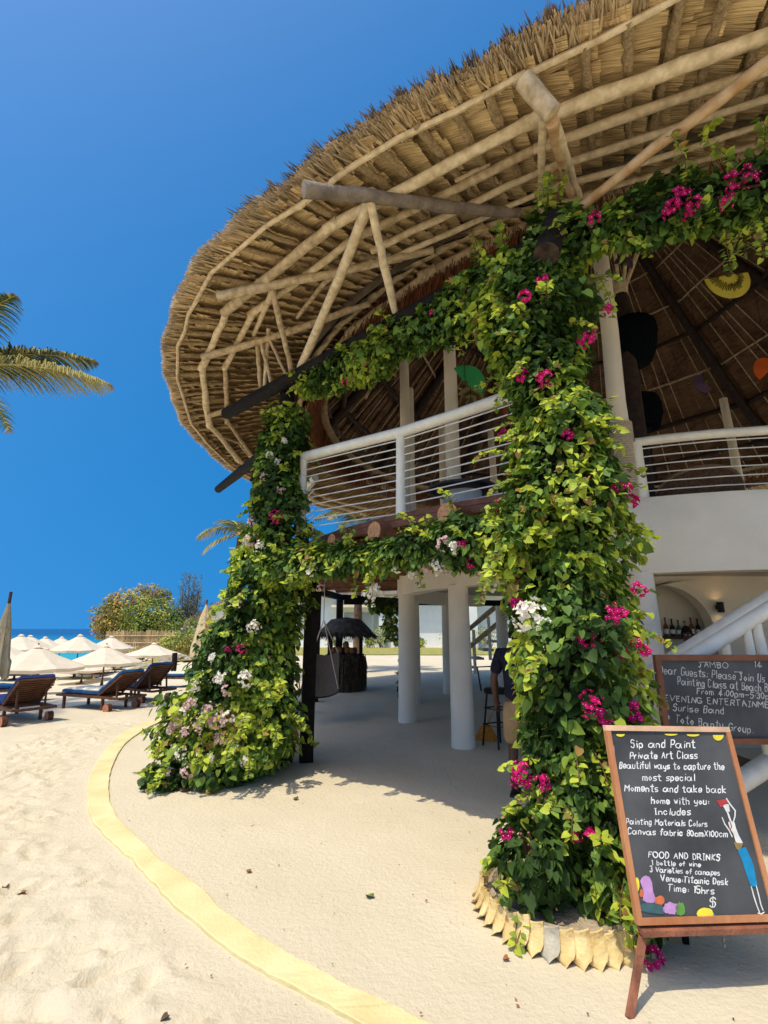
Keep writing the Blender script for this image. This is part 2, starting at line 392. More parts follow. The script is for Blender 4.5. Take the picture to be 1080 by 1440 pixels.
# ------------------------------------------------------------------ the round building
C = Vector((CX, CY, 0))
def pol(R, deg, z=0.0): a = math.radians(deg); return Vector((CX + R * math.cos(a), CY + R * math.sin(a), z))
bld = thing('beach_restaurant', 'round two storey beach restaurant with white columns, timber balcony and a huge palm thatched roof', 'building', (CX, CY, 0))
for_children = Matrix.Translation((-CX, -CY, 0))
def part(o, parent=bld):
    """make a mesh built in world coordinates a child of the building (or one of its parts)"""
    o.parent = parent; o.matrix_parent_inverse = for_children if parent is bld else Matrix.Identity(4)
    return o
def ring_sheet(mb, prof, a0, a1, n, mi=0, closed=True):
    """sweep a closed (R, z) profile round the centre"""
    k = len(prof); vs = []; fs = []
    for i in range(n + 1):
        a = a0 + (a1 - a0) * i / n
        for R, z in prof: vs.append(pol(R, a, z))
    for i in range(n):
        for j in range(k if closed else k - 1):
            j2 = (j + 1) % k; fs.append((i * k + j, i * k + j2, (i + 1) * k + j2, (i + 1) * k + j))
    if closed and abs(a1 - a0) < 359: fs.append(tuple(range(k - 1, -1, -1))); fs.append(tuple(n * k + j for j in range(k)))
    mb.add(vs, fs, mi)
# white ring fascia: low under the balcony, high in front of the bar
mb = MB(); ring_sheet(mb, [(4.48, 2.215), (4.72, 2.215), (4.745, 2.30), (4.745, 3.02), (4.72, 3.10), (4.52, 3.10), (4.48, 3.02)], 236, 400, 60)
part(mb.build('fascia', M_white, smooth=True))
mb = MB(); ring_sheet(mb, [(4.47, 2.20), (4.73, 2.20), (4.73, 2.62), (4.47, 2.62)], 120, 237, 44)
part(mb.build('ring_beam', M_white, smooth=True))
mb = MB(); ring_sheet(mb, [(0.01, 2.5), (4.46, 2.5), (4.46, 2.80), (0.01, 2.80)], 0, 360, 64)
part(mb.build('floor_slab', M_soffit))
# white columns from the sand to the roof
for a in (212.6, 187.7, 160.0, 243.9, 275, 303, 331, 359, 27, 55, 83, 111, 136):
    p = pol(4.62, a); mb = MB()
    r0 = .165 if a in (212.6, 187.7, 160.0) else .17
    mb.lathe([(r0 * 1.03, -.05), (r0, .25), (r0 * .96, 1.2), (r0 * .9, 2.23)], p, 20)
    top = 7.6
    zt = [2.70, 3.5, 4.4, 5.4, 6.4, top]
    mb.tube([p + Vector((rnd.uniform(-.015, .015), rnd.uniform(-.015, .015), z)) for z in zt], [.12, .118, .112, .107, .10, .095], 14)
    c = part(mb.build('column', M_white, smooth=True))
    if a == 243.9:
        mb = MB()
        for k in range(34):
            z = 3.05 + k * .031
            if 1: mb.lathe([(.118, z), (.137, z + .008), (.137, z + .022), (.118, z + .03)], p, 18, cap=False)
        o = mb.build('rope_binding', M_rope, smooth=True); o.parent = c

# timber balcony
A0, A1, RD = 148.0, 239.2, 6.78
mb = MB(); ring_sheet(mb, [(4.75, 2.74), (RD, 2.74), (RD, 2.80), (4.75, 2.80)], A0, A1, 40)
ring_sheet(mb, [(RD - .05, 2.665), (RD - .005, 2.665), (RD - .005, 2.737), (RD - .05, 2.737)], A0, A1, 40)
part(mb.build('balcony_deck', M_deck))
k = 0
for a, ext in ((237.9, 7.12), (231.2, 7.04), (222.6, 6.92), (215.4, 6.9), (207.9, 6.92), (200.3, 6.95), (192.8, 6.9), (185, 6.94), (177.5, 6.9), (170, 6.92), (162, 6.9), (154, 6.92)):
    ext += .02; mb = MB(); r = .108 + rnd.uniform(-.006, .008)
    p, q = pol(4.5, a, 2.63), pol(ext, a, 2.62)
    mb.tube([p, p.lerp(q, .5), q - (q - p).normalized() * .02, q], [r, r, r, r * .93], 14)
    o = mb.build('joist_log', [M_deck, M_logend], smooth=True)
    o.data.polygons[len(o.data.polygons) - 1].material_index = 1
    part(o)
for R in (5.05, 5.4, 5.75, 6.1, 6.45):
    mb = MB(); ring_sheet(mb, [(R - .13, 2.722), (R + .13, 2.722), (R + .13, 2.738), (R - .13, 2.738)], A0 + .3, A1 - .3, 40)
    part(mb.build('deck_board', M_deck))
# black posts below the balcony and the black beams they carry
for a, R, wd in ((208.7, 6.80, .165), (165, 6.8, .17), (148.5, 7.3, .17), (181, 6.8, .17), (128, 7.2, .17), (108, 7.3, .17)):
    p = pol(R, a); mb = MB(); mb.box((p.x, p.y, 1.18), (wd, wd, 2.5), math.radians(12 if a < 209 else 8)); part(mb.build('post', M_black))
nodes = [pol(6.8, 208.7, 2.45), pol(6.8, 181, 2.45), pol(6.8, 165, 2.45), pol(7.3, 148.5, 2.45), pol(7.25, 128, 2.45), pol(7.3, 108, 2.45)]
for p, q in zip(nodes, nodes[1:]):
    e = (q - p).normalized() * .06; mb = MB(); mb.bar(p + e, q - e, .13, .15); part(mb.build('beam', M_black))
mb = MB(); mb.bar(pol(7.2, 148, 2.33), pol(4.9, 100, 2.33), .14, .16); part(mb.build('beam', M_black))

def railing(name, pts, z0, h, r, nw, posts, wr=.0075):
    """pts: plan points; posts: fractions of the way that carry a post"""
    rt = part(MB().build(name, M_whitewood)) if False else thing(name, '', '')
    return rt
def make_railing(pl, z0, h, r, nw, post_i, pr):
    mb = MB(); mb.tube([Vector((p.x, p.y, z0 + h)) for p in pl], [r * rnd.uniform(.95, 1.06) for _ in pl], 12, wob=.05)
    rail = part(mb.build('railing', M_whitewood, smooth=True))
    for i in post_i:
        p = pl[i]; mb = MB(); mb.tube([Vector((p.x, p.y, z0 - .02)), Vector((p.x, p.y, z0 + h * .5)), Vector((p.x, p.y, z0 + h - .01))], [pr * 1.12, pr, pr * .95], 12, wob=.05)
        o = mb.build('post', M_whitewood, rail, smooth=True)
    for k in range(nw):
        z = z0 + .03 + (h - .12) * k / (nw - 1); mb = MB()
        mb.tube([Vector((p.x, p.y, z + rnd.uniform(-.004, .004))) for p in pl], .0075, 6); mb.build('wire', M_wire, rail, smooth=True)
    return rail
pts = [Vector(p) for p in ((-1.05, 5.98, 0), (-.45, 5.58, 0), (.19, 5.16, 0), (.76, 4.68, 0), (1.34, 4.16, 0))]
make_railing(pts, 2.80, .98, .062, 10, (0, 2, 4), .055)
# the same balustrade further along the balcony, beyond the creeper, and the bar's own front
pts = [pol(6.7, a) for a in (206, 199, 192, 185, 177, 168, 158, 149)]
make_railing(pts, 2.80, .98, .055, 10, (3, 5, 7), .05)
pts = [pol(4.62, a) for a in (245.6, 250, 256, 263, 270, 278, 286)]
make_railing(pts, 3.06, .77, .056, 7, (0, 4, 6), .075)

# ---- bar interior behind the fascia: arched white wall, niche, shelf, counter
mb = MB()
bw = pol(0, 0); Yb = 8.6
# wall panel with an arched opening (built in the plane Y = Yb), thick .25
x0, x1, zt, xa0, xa1, zs = 3.6, 8.6, 2.5, 4.0, 5.72, 1.55
arc = [(xa1, 0.0)] + [(((xa0 + xa1) / 2) + (xa1 - xa0) / 2 * math.cos(t), zs + .80 * math.sin(t)) for t in np.linspace(0, math.pi, 21)] + [(xa0, 0.0)]
outer = [(x1, 0.0)] + [(x1 + (x0 - x1) * i / 20, zt) for i in range(21)] + [(x0, 0.0)]
vs, fs = [], []
for y in (Yb, Yb + .25):
    for p in arc: vs.append((p[0], y, p[1]))
    for p in outer: vs.append((p[0], y, p[1]))
n = len(arc)
for i in range(n - 1):
    fs.append((i, n + i, n + i + 1, i + 1)); fs.append((2 * n + i, 2 * n + i + 1, 3 * n + i + 1, 3 * n + i)); fs.append((i, i + 1, 2 * n + i + 1, 2 * n + i))
fs.append((n, 3 * n, 3 * n + n - 1, 2 * n - 1)) if False else None
mb.add(vs, fs)
mb.box((4.86, Yb + .62, 1.25), (2.4, .12, 2.5)); mb.box((3.54, Yb + .3, 1.25), (.12, .9, 2.5)); mb.box((6.9, Yb + .9, 1.25), (.14, 1.3, 2.5))
part(mb.build('bar_wall', M_white))
mb = MB(); mb.box((4.86, Yb + .42, 1.44), (1.66, .26, .05)); part(mb.build('bar_shelf', mat('dark_timber', (.07, .04, .025), .6, .3, 10)))
mb = MB(); mb.box((4.9, 7.5, .5), (2.6, .5, 1.0)); mb.box((4.9, 7.5, 1.03), (2.75, .62, .06), mi=1); part(mb.build('bar_counter', [M_soffit, _mats['dark_timber']]))

# ---- stair with white log handrails
V_ = lambda x, y, z: Vector((x, y, z))
S0, S1 = at(1010, 1126, 4.3), at(1180, 1022, 4.3); SM = (S1.z - S0.z) / (S1.x - S0.x); SY0, SY1 = 4.3, 5.05
sz = lambda x: S0.z + (x - S0.x) * SM
x_lo = S0.x - S0.z / SM; x_hi = S0.x + (2.62 - S0.z) / SM
st = MB(); n = 13
for k in range(1, n):
    x = x_lo + (x_hi - x_lo) * k / n; st.box((x, (SY0 + SY1) / 2, sz(x) + .10), (.27, SY1 - SY0 - .12, .05))
st.box((x_hi + .55, 4.72, 2.72), (1.2, .95, .14))
stair = part(st.build('staircase', mat('stair_timber', (.16, .10, .06), .7, .3, 8, .4, 40)))
def stair_log(name, a, b, r): mb = MB(); mb.pole(a, b, r, r, .003, 8, 12, wob=.05); return mb.build(name, M_whitewood, stair, smooth=True)
def run(p, q, x0, x1): d = q - p; return p + d * ((x0 - p.x) / d.x), p + d * ((x1 - p.x) / d.x)
for y in (SY0, SY1): stair_log('stringer', V_(x_lo + .02, y, .03), V_(x_hi, y, 2.64), .075 if y == SY0 else .07)
h1 = run(at(945, 926, SY1), at(1130, 803, SY1 + .1), x_lo + .1, x_hi); h2 = run(at(975, 926, SY0 - .05), at(1140, 823, SY0 - .05), x_lo + .1, x_hi)
for p_ in (h1, h2):
    for q_ in p_: q_.y = SY1 if p_ is h1 else SY0
stair_log('handrail', h1[0], h1[1], .058); stair_log('handrail', h2[0], h2[1], .06)
for hr, y, xs in ((h2, SY0, (x_lo + .15, at(1058, 920, SY0).x, at(1075, 920, SY0).x, x_lo + 2.4, x_lo + 3.3, x_hi - .02)), (h1, SY1, (x_lo + .15, x_lo + 1.3, x_lo + 2.4, x_lo + 3.3, x_hi - .02))):
    for x in xs:
        f = (x - hr[0].x) / (hr[1].x - hr[0].x); stair_log('baluster', V_(x, y, 0 if x < x_lo + .2 else sz(x) - .02), V_(x - .02, y, hr[0].z + (hr[1].z - hr[0].z) * f), .038)
for y in (4.35, 5.05): stair_log('landing_post', V_(x_hi + 1.0, y, 0), V_(x_hi + 1.0, y, 2.66), .08)
# stair seen under the balcony, far side
st2 = MB(); e0, e1 = Vector((2.2, 15.0, .25)), Vector((4.6, 15.0, 2.2))
for k in range(9): c = e0.lerp(e1, k / 8); st2.box((c.x, 15.3, c.z), (.3, .9, .06))
stair2 = part(st2.build('staircase', M_soffit))
for y, dz in ((14.8, .95), (14.8, .45)):
    mb = MB(); mb.pole(e0 + Vector((-.25, y - 15, dz - .05)), e1 + Vector((0, y - 15, dz)), .07, .07, .004); mb.build('handrail', M_pole2, stair2, smooth=True)
for k in range(6):
    c = e0.lerp(e1, k / 5.2); mb = MB(); mb.pole(Vector((c.x, 14.8, c.z - .3)), Vector((c.x, 14.8, c.z + .95)), .05, .05, .003); mb.build('baluster', M_whitewood, stair2, smooth=True)

# ------------------------------------------------------------------ the thatched roof
SLOPE, ZE, RI = .22, 5.42, 6.55
def Re(deg):
    d = deg % 360; return 8.85 + .02 * math.sin(d * .41) + .016 * math.sin(d * 1.07 + 1) - .45 * sm(d, 209, 241) + .45 * sm(d, 285, 320)
def zr(R, deg=200): return ZE + (Re(deg) - R) * SLOPE
roof_v, roof_i, roof_uv = [], [], []
# under-side: overlapped leaf flaps laid along radial ribs
NR = 300
def flaps(R_in_fn, R_out_fn, zfn, nrib, dr, lift, hang, seed, a0=0, a1=360):
    g = np.random.default_rng(seed); V, I, U = [], [], []
    da = 360.0 / nrib
    for i in range(int(a0 / da), int(a1 / da)):
        th = i * da; Ro, Rn = R_out_fn(th), R_in_fn(th)
        nn = int((Ro - Rn) / dr)
        for j in range(nn):
            r = Rn + (j + g.uniform(-.12, .12)) * dr
            aa = th + g.uniform(-.05, .05) * da
            w_ = da * g.uniform(1.05, 1.18)
            sk = g.uniform(.02, .07)
            h0 = lift * g.uniform(.7, 1.3); h1 = hang * g.uniform(.6, 1.5)
            b = len(V)
            for k in range(4):
                t = k / 3
                for rr in (0, 1):
                    R = min(r + rr * dr * 1.22 + sk * t, Ro + .02)
                    # the free edge (t=1) hangs; a slight droop along the radius too
                    z = zfn(R, th) + h0 * (1 - t) - h1 * (t ** 1.4) - .012 * (1 - rr) * t
                    V.append(tuple(pol(R, aa + w_ * t, z)))
            for k in range(3):
                I.append((b + 2 * k, b + 2 * k + 1, b + 2 * k + 3, b + 2 * k + 2))
                u0, v0 = g.uniform(0, 50), g.uniform(0, 50)
            u0, v0 = g.uniform(0, 50), g.uniform(0, 50)
            for k in range(3):
                for (t, rr) in ((k / 3, 0), (k / 3, 1), ((k + 1) / 3, 1), ((k + 1) / 3, 0)):
                    U.append((u0 + t * .25, v0 + rr * .15 + t * .05))
    return np.array(V), np.array(I), np.array(U)
V, I, U = flaps(lambda d: RI - .1, lambda d: Re(d), zr, 264, .078, .012, .055, 5)
roof = npmesh('roof', V, 4, I, M_thatch, uv=U, smooth=False)
part(roof)
def rpart(o): o.parent = roof; o.matrix_parent_inverse = Matrix.Identity(4); return o
# closing sheet over the flaps, roof top of the skirt, and the tall main cone
mb = MB()
prof_in = []
vs, fs = [], []
n = 180
ZA, ZR0 = 13.4, 5.62
for i in range(n):
    a = i * 360 / n; re = Re(a)
    for R, z in ((RI - .35, zr(RI - .35, a) + .03), (re - .02, zr(re, a) + .018), (re - .10, zr(re, a) + .14), (RI - .35, zr(RI - .35, a) + .32)): vs.append(pol(R, a, z))
for i in range(n):
    j = (i + 1) % n
    for k in (1, 2): fs.append((i * 4 + k, i * 4 + k + 1, j * 4 + k + 1, j * 4 + k))
mb.add(vs, fs); mb.add(vs, [(i * 4, i * 4 + 1, (i + 1) % n * 4 + 1, (i + 1) % n * 4) for i in range(n)], 1)
rpart(mb.build('thatch_layer', [M_topthatch, mat('thatch_backing', (.46, .33, .18), .9, .3, 12, 1, 60)]))
# main cone: inner thatch (flaps) and outer skin
zcone = lambda R, d=0: ZR0 + (6.95 - R) * (ZA - ZR0) / 6.95
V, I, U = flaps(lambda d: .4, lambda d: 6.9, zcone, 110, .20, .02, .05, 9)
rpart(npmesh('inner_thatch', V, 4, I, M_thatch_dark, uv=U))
mb = MB(); ring_sheet(mb, [(6.95, zcone(6.95) + .02), (6.95, zcone(6.95) + .3), (3.5, zcone(3.5) + .34), (0.02, ZA + .35), (0.02, ZA + .05), (3.5, zcone(3.5) + .05)], 0, 360, 72)
rpart(mb.build('main_thatch', M_topthatch, smooth=True))
# fringe of trimmed straw along the eave
def blades(base, d, L, wd, g, bend=.0):
    n = len(base); side = unit(np.cross(d, g.normal(size=(n, 3)))); hw = side * wd[:, None] / 2
    tip = base + d * L[:, None]; mid = base + d * (L * .55)[:, None] + np.array([0, 0, 1.0]) * (bend * L)[:, None] * .25
    tip = tip + np.array([0, 0, -1.0]) * (np.abs(bend) * L)[:, None] * .1
    V = np.stack([base - hw, base + hw, mid + hw * .9, mid - hw * .9, tip + hw * .35, tip - hw * .35], 1).reshape(-1, 3)
    k = np.arange(n) * 6
    I = np.concatenate([np.stack([k, k + 1, k + 2, k + 3], 1), np.stack([k + 3, k + 2, k + 4, k + 5], 1)])
    return V, I
def eave(n, a0, a1, z0, z1, Rj, L0, L1, up0, up1, m, name, seed, wd0=.008, wd1=.02, clump=0.0):
    g = np.random.default_rng(seed)
    ang = g.uniform(a0, a1, n); re = np.array([Re(x) for x in ang]); rad = np.radians(ang)
    off = g.uniform(-.22, -.02, n); R = re + off + Rj; z = ZE + g.uniform(z0, z1, n)
    base = np.stack([CX + R * np.cos(rad), CY + R * np.sin(rad), z], 1)
    up = g.uniform(up0, up1, n); sw = g.normal(0, .16, n)
    d = unit(np.stack([np.cos(rad) - sw * np.sin(rad), np.sin(rad) + sw * np.cos(rad), up], 1))
    # the pale straw is trimmed to one even edge; the weathered layer on top stays ragged
    L = g.uniform(L0, L1, n) if clump else (.07 - off) * g.uniform(.82, 1.12, n)
    if clump: L *= 1 + clump * (np.sin(ang * 5.1) * np.sin(ang * 1.7 + 1) + .6 * np.sin(ang * 13 + 2)) * .5
    V, I = blades(base, d, L, g.uniform(wd0, wd1, n), g, g.uniform(-.3, .3, n))
    rpart(npmesh(name, V, 4, I, m))
eave(17000, 160, 275, -.01, .10, 0, .10, .20, -.28, .02, M_straw, 'eave_fringe', 21, .008, .024)
eave(5000, 160, 226, .08, .14, -.07, .08, .18, -.15, .15, M_straw_dark, 'weathered_fringe', 22, .006, .016, .6)
eave(15000, 222, 275, .07, .17, -.0, .05, .13, -.15, .15, M_straw_dark, 'weathered_fringe', 25, .006, .016, .8)
eave(5000, 275, 520, -.01, .2, 0, .14, .32, -.2, .3, M_straw, 'eave_fringe', 23)
# red-brown fringe hanging inside the ring beam
g = np.random.default_rng(31); n = 11000
ang = np.concatenate([g.uniform(150, 292, n - 2500), g.uniform(292, 510, 2500)]); rad = np.radians(ang); R = 6.45 + g.uniform(-.12, .1, n)
base = np.stack([CX + R * np.cos(rad), CY + R * np.sin(rad), 5.93 + g.uniform(-.05, .08, n)], 1)
d = unit(np.stack([np.cos(rad) * .15 + g.normal(0, .08, n), np.sin(rad) * .15 + g.normal(0, .08, n), -np.ones(n)], 1))
V, I = blades(base, d, g.uniform(.32, .62, n), g.uniform(.008, .02, n), g, g.uniform(-.2, .2, n))
rpart(npmesh('inner_fringe', V, 4, I, M_straw_red))

# --- poles under the skirt
NODES = [133, 147, 161, 175, 188.7, 203.6, 214.1, 227.2, 241.0, 255, 269, 284, 299]
offs = [.13, .46, .78, 1.08, 1.36, 1.62, 1.86]
rads = [.024, .055, .040, .035, .030, .029, .028]
for ro, rr in zip(offs, rads):
    for a0, a1 in zip(NODES, NODES[1:]):
        if (ro > 1.2 and (a1 > 290 or a1 < 215)) or (ro > .9 and a1 < 228) or (ro > 1.5 and a1 < 242): continue
        f = lambda a: pol(Re(a) - ro - (.0), a, zr(Re(a) - ro, a) - (.10 if ro > .2 else .045) - rr)
        p, q = f(a0 - .6), f(a1 + .6 if ro > .2 else a1)
        if ro < .2:
            mid = f((a0 + a1) / 2); mb = MB(); mb.tube([p, f(a0 * .75 + a1 * .25), mid, f(a0 * .25 + a1 * .75), q], rr, 7, wob=.2)
        else:
            mb = MB(); mb.pole(p, q, rr * rnd.uniform(.9, 1.12), rr * rnd.uniform(.75, .95), .005 if rr > .05 else .009, 8, 9, wob=.15)
        rpart(mb.build('purlin', rnd.choice([M_pole, M_pole, M_pole, M_pole2]) if ro < 1.2 else rnd.choice([M_pole, M_pole2, M_pole2]), smooth=True))
# heavy ring beam that carries the inner edge: doubled poles
for a0, a1 in zip(NODES, NODES[1:]):
    for dz, dr, r in ((-.13, .02, .075), (-.05, .22, .065)):
        p, q = pol(RI + dr, a0 - 1.2, zr(RI) + dz - .04), pol(RI + dr, a1 + 1.2, zr(RI) + dz - .04)
        mb = MB(); mb.pole(p, q, r, r * .85, .006, 8, 10, wob=.15); rpart(mb.build('ring_beam', M_pole2 if dz < -.1 else M_pole, smooth=True))
# short rope-wrapped rafters
cnt = 0
for i, a in enumerate(np.arange(186, 286, 2.05)):
    a = float(a) + rnd.uniform(-.25, .25); r = .036
    R0 = Re(a) - .12; R1 = Re(a) - (1.15 if a > 224 else .85) + rnd.uniform(-.1, .1)
    if a < 224: r = .026
    p, q = pol(R0, a, zr(R0, a) - .055), pol(R1, a + rnd.uniform(-.5, .5), zr(R1, a) - .05)
    mb = MB(); mb.pole(p, q, r, r * .9, .01, 16, 8, wob=.35); rpart(mb.build('rafter', _mats['rope_wrap'] if 'rope_wrap' in _mats else mat('rope_wrap', (.40, .29, .16), .9, .35, 40, .9, 90), smooth=True))
# long thin radial sticks between the ribs, deep under the skirt
for i, a in enumerate(np.arange(222, 286, 3.1)):
    a = float(a); R0 = Re(a) - 1.1; p, q = pol(R0, a, zr(R0, a) - .05), pol(RI + .1, a + .6, zr(RI) - .05)
    mb = MB(); mb.pole(p, q, .022, .018, .02, 7, 6); rpart(mb.build('thin_rafter', M_pole2, smooth=True))

def rf(u, v, off=.15):
    """point on the under-side of the skirt seen at this pixel"""
    d = ray(u, v); t = 2.0
    while t < 22:
        p = CAM + d * t; R = math.hypot(p.x - CX, p.y - CY); a = math.degrees(math.atan2(p.y - CY, p.x - CX)) % 360
        if R < Re(a) + .3 and p.z >= zr(R, a) - off: return p
        t += .01
    return p
LOGA, LOGB = Vector((-1.36, 5.98, 4.80)), Vector((1.22, 3.34, 4.62))      # black log from pillar to pillar
ldir = (LOGB - LOGA).normalized()
def on_log(u):
    best = None
    for i in range(-200, 400):
        p = LOGA.lerp(LOGB, i / 300); d = p - CAM
        c, s = math.cos(PITCH), math.sin(PITCH); f = d.y * c + d.z * s; uu = 540 + FPX * d.x / f
        if best is None or abs(uu - u) < best[0]: best = (abs(uu - u), p)
    return best[1]
def proj(p):
    d = Vector(p) - CAM; c, s = math.cos(PITCH), math.sin(PITCH); f = d.y * c + d.z * s; up = -d.y * s + d.z * c
    return 540 + FPX * d.x / f, 720 - FPX * up / f
def strut(name, p, q, r, m=None, r1=None, bend=.01): 
    mb = MB(); mb.pole(p, q, r, r1 or r * .85, bend, 8, 9, wob=.15); return rpart(mb.build(name, m or M_pole, smooth=True))
b1 = (rf(437, 268, .30), rf(728, 300, .16))
strut('brace', b1[0] + (b1[0] - b1[1]) * .03, b1[1], .062, M_grey, .05)
b2 = (rf(306, 417, .28), rf(610, 352, .16)); strut('brace', *b2, .05, M_pole2)
b3 = (rf(284, 503, .28), rf(520, 426, .16)); strut('brace', *b3, .05, M_pole2)
b4 = (rf(292, 586, .28), rf(420, 540, .16)); strut('brace', *b4, .045, M_pole2)
b5 = (rf(1110, 66, .32), LOGB + Vector((.12, 0, .12))); strut('brace', b5[0], b5[1], .042, M_pole3, .036)
br = b1[0].lerp(b1[1], .30)
pk = lambda u: min((b1[0].lerp(b1[1], i / 100) for i in range(101)), key=lambda p: abs(proj(p)[0] - u))
pk2 = lambda u: min((b2[0].lerp(b2[1], i / 100) for i in range(101)), key=lambda p: abs(proj(p)[0] - u))
pk3 = lambda u: min((b3[0].lerp(b3[1], i / 100) for i in range(101)), key=lambda p: abs(proj(p)[0] - u))
up = Vector((0, 0, .06))
strut('prop', pk(525) + up, on_log(415), .05, M_pole, .045)
strut('prop', pk(521), on_log(560), .042, M_pole, .036)
strut('prop', pk2(382), on_log(412) + up, .036, M_pole2)
strut('prop', pk2(386), rf(357, 470, .12), .034, M_pole)
strut('prop', pk2(470), rf(418, 446, .12), .03, M_pole2)
strut('prop', pk3(361), on_log(367), .03, M_pole2, .024)
strut('prop', pk3(376) + up * 2, on_log(371), .026, M_pole)
strut('prop', pk3(366), on_log(384), .026, M_pole2)
strut('prop', pk3(378), on_log(408), .02, M_pole2)
strut('prop', rf(437, 270, .2), pk2(384) + up, .045, M_pole3, .04, .02) if False else None
k = rf(736, 112, .16); k2 = at(777, 160, k.y + .05)
mb = MB(); mb.tube([k - (k2 - k) * .02, k, k.lerp(k2, .35), k.lerp(k2, .7), k2, k2 + (k2 - k) * .03], [.054, .066, .069, .066, .067, .054], 14, wob=.05); rpart(mb.build('bracket_log', M_pole2, smooth=True))
strut('prop', k.lerp(k2, .75) + Vector((-.0, .03, -.03)), at(762, 296, 3.95), .034, M_pole)
strut('prop', k2 + Vector((.01, .05, .0)), at(804, 272, 3.7), .046, M_pole3)
strut('prop', k2 + Vector((.05, .08, .02)), at(815, 276, 3.8), .032, M_pole)
# wattle sticks of the far, left part of the roof
for (u0, v0, u1, v1) in ((398, 380, 378, 396), (579, 419, 515, 560), (300, 612, 345, 625), (335, 622, 365, 660), (640, 255, 690, 232)):
    try: strut('thin_rafter', rf(u0, v0, .1), rf(u1, v1, .1), .025, M_pole2)
    except Exception: pass

# --- timbers inside the main cone
for a in (24, 54, 84, 114, 144, 174, 204, 234, 264, 294, 324, 354):
    p, q = pol(6.5, a, zcone(6.5) - .14), pol(.3, a, zcone(.3) - .14); strut('main_rafter', p, q, .11, M_darkrafter, .09)
for R, m, r in ((6.0, M_darkrafter, .06), (5.2, M_darkrafter, .085), (4.35, M_pole2, .03), (3.6, M_darkrafter, .06), (3.0, M_pole2, .028), (2.3, M_pole2, .026), (1.6, M_pole2, .024)):
    for a in range(24, 384, 30):
        p, q = pol(R, a, zcone(R) - .09), pol(R, a + 30, zcone(R) - .09)
        strut('cone_purlin', p, q, r * rnd.uniform(.85, 1.1), m)
mb = MB()
for a0 in range(24, 384, 30):
    for k in range(1, 7):
        a = a0 + k * 30 / 7 + rnd.uniform(-.5, .5); R1 = .6 + rnd.uniform(0, .5) if k in (3, 4) else rnd.uniform(1.3, 2.2)
        mb.pole(pol(6.6, a, zcone(6.6) - .05), pol(R1, a0 + 15 + (a - a0 - 15) * .95, zcone(R1) - .05), .016, .013, .006, 6, 5)
rpart(mb.build('stick_lattice', M_pole2))
# king post with fanned struts over the bar
kp = Vector((3.3, 7.2, 0)); base = at(872, 412, 6.6)
mb = MB(); mb.tube([base + Vector((0, 0, -.05)), base + Vector((0, 0, .12))], [.11, .13], 14); 
for k in range(9):
    an = 2 * math.pi * k / 9; mb.pole(base + Vector((math.cos(an) * .09, math.sin(an) * .09, .1)), base + Vector((math.cos(an) * .55, math.sin(an) * .55, 1.15)), .026, .028, .005, 4, 6)
rpart(mb.build('fan_strut_head', M_pole, smooth=True))
kz = base + Vector((0, 0, -.05))
mb = MB(); mb.tube([Vector((kz.x, kz.y, 2.8)), kz], [.11, .10], 12); rpart(mb.build('king_post', M_darkrafter, smooth=True))

# --- black logs on the creeper pillars
def log(p, q, r, parent=bld):
    mb = MB(); L = (q - p).length; n = 10
    mb.tube([p.lerp(q, i / n) for i in range(n + 1)], [r * rnd.uniform(.96, 1.04) for _ in range(n + 1)], 16, wob=.04)
    o = mb.build('log_beam', [M_black, M_blackend], smooth=True); np_ = len(o.data.polygons)
    o.data.polygons[np_ - 1].material_index = 1; o.data.polygons[np_ - 2].material_index = 1
    return part(o)
L0 = at(318, 582, 6.9)
log(L0, LOGB + ldir * .25, .088)
log(at(307, 688, 10.6), at(402, 614, 6.35), .088)
LOGC = Vector((4.9, 2.0, 4.75)); log(LOGB + Vector((-.05, .12, .12)), LOGC, .10)
e0 = at(768, 358, 3.04); log(e0, e0 + Vector((.15, .12, .42)), .095)
LOW0, LOW1 = Vector((-1.45, 5.9, 2.42)), Vector((1.25, 3.5, 2.40))
for p, q in (((-1.68, 6.05, 0), (-1.30, 6.02, 4.75)), ((1.12, 3.36, 0), (1.24, 3.38, 4.55)), ((4.8, 2.15, 0), (4.8, 2.1, 4.7))):
    mb = MB(); mb.pole(p, q, .12, .10, .01, 10, 12, wob=.08); part(mb.build('pillar_log', M_black, smooth=True))

# ------------------------------------------------------------------ bougainvillea
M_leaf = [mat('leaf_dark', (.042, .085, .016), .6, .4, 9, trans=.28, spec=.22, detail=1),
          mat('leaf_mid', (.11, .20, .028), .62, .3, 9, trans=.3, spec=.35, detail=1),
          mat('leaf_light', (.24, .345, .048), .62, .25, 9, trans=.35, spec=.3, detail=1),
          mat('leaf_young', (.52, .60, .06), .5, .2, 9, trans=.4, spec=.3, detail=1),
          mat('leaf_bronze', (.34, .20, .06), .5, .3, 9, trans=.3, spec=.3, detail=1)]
M_bract = {'magenta': mat('magenta_bract', (.62, .012, .17), .6, .25, 30, trans=.3, spec=.1), 'white': mat('white_bract', (.90, .84, .74), .6, .08, 30, trans=.3, spec=.1),
           'pink': mat('pink_bract', (.72, .40, .42), .6, .2, 30, trans=.3, spec=.1, col2=(.82, .66, .58))}
M_eye = mat('bract_eye', (.85, .75, .5), .6, .1)
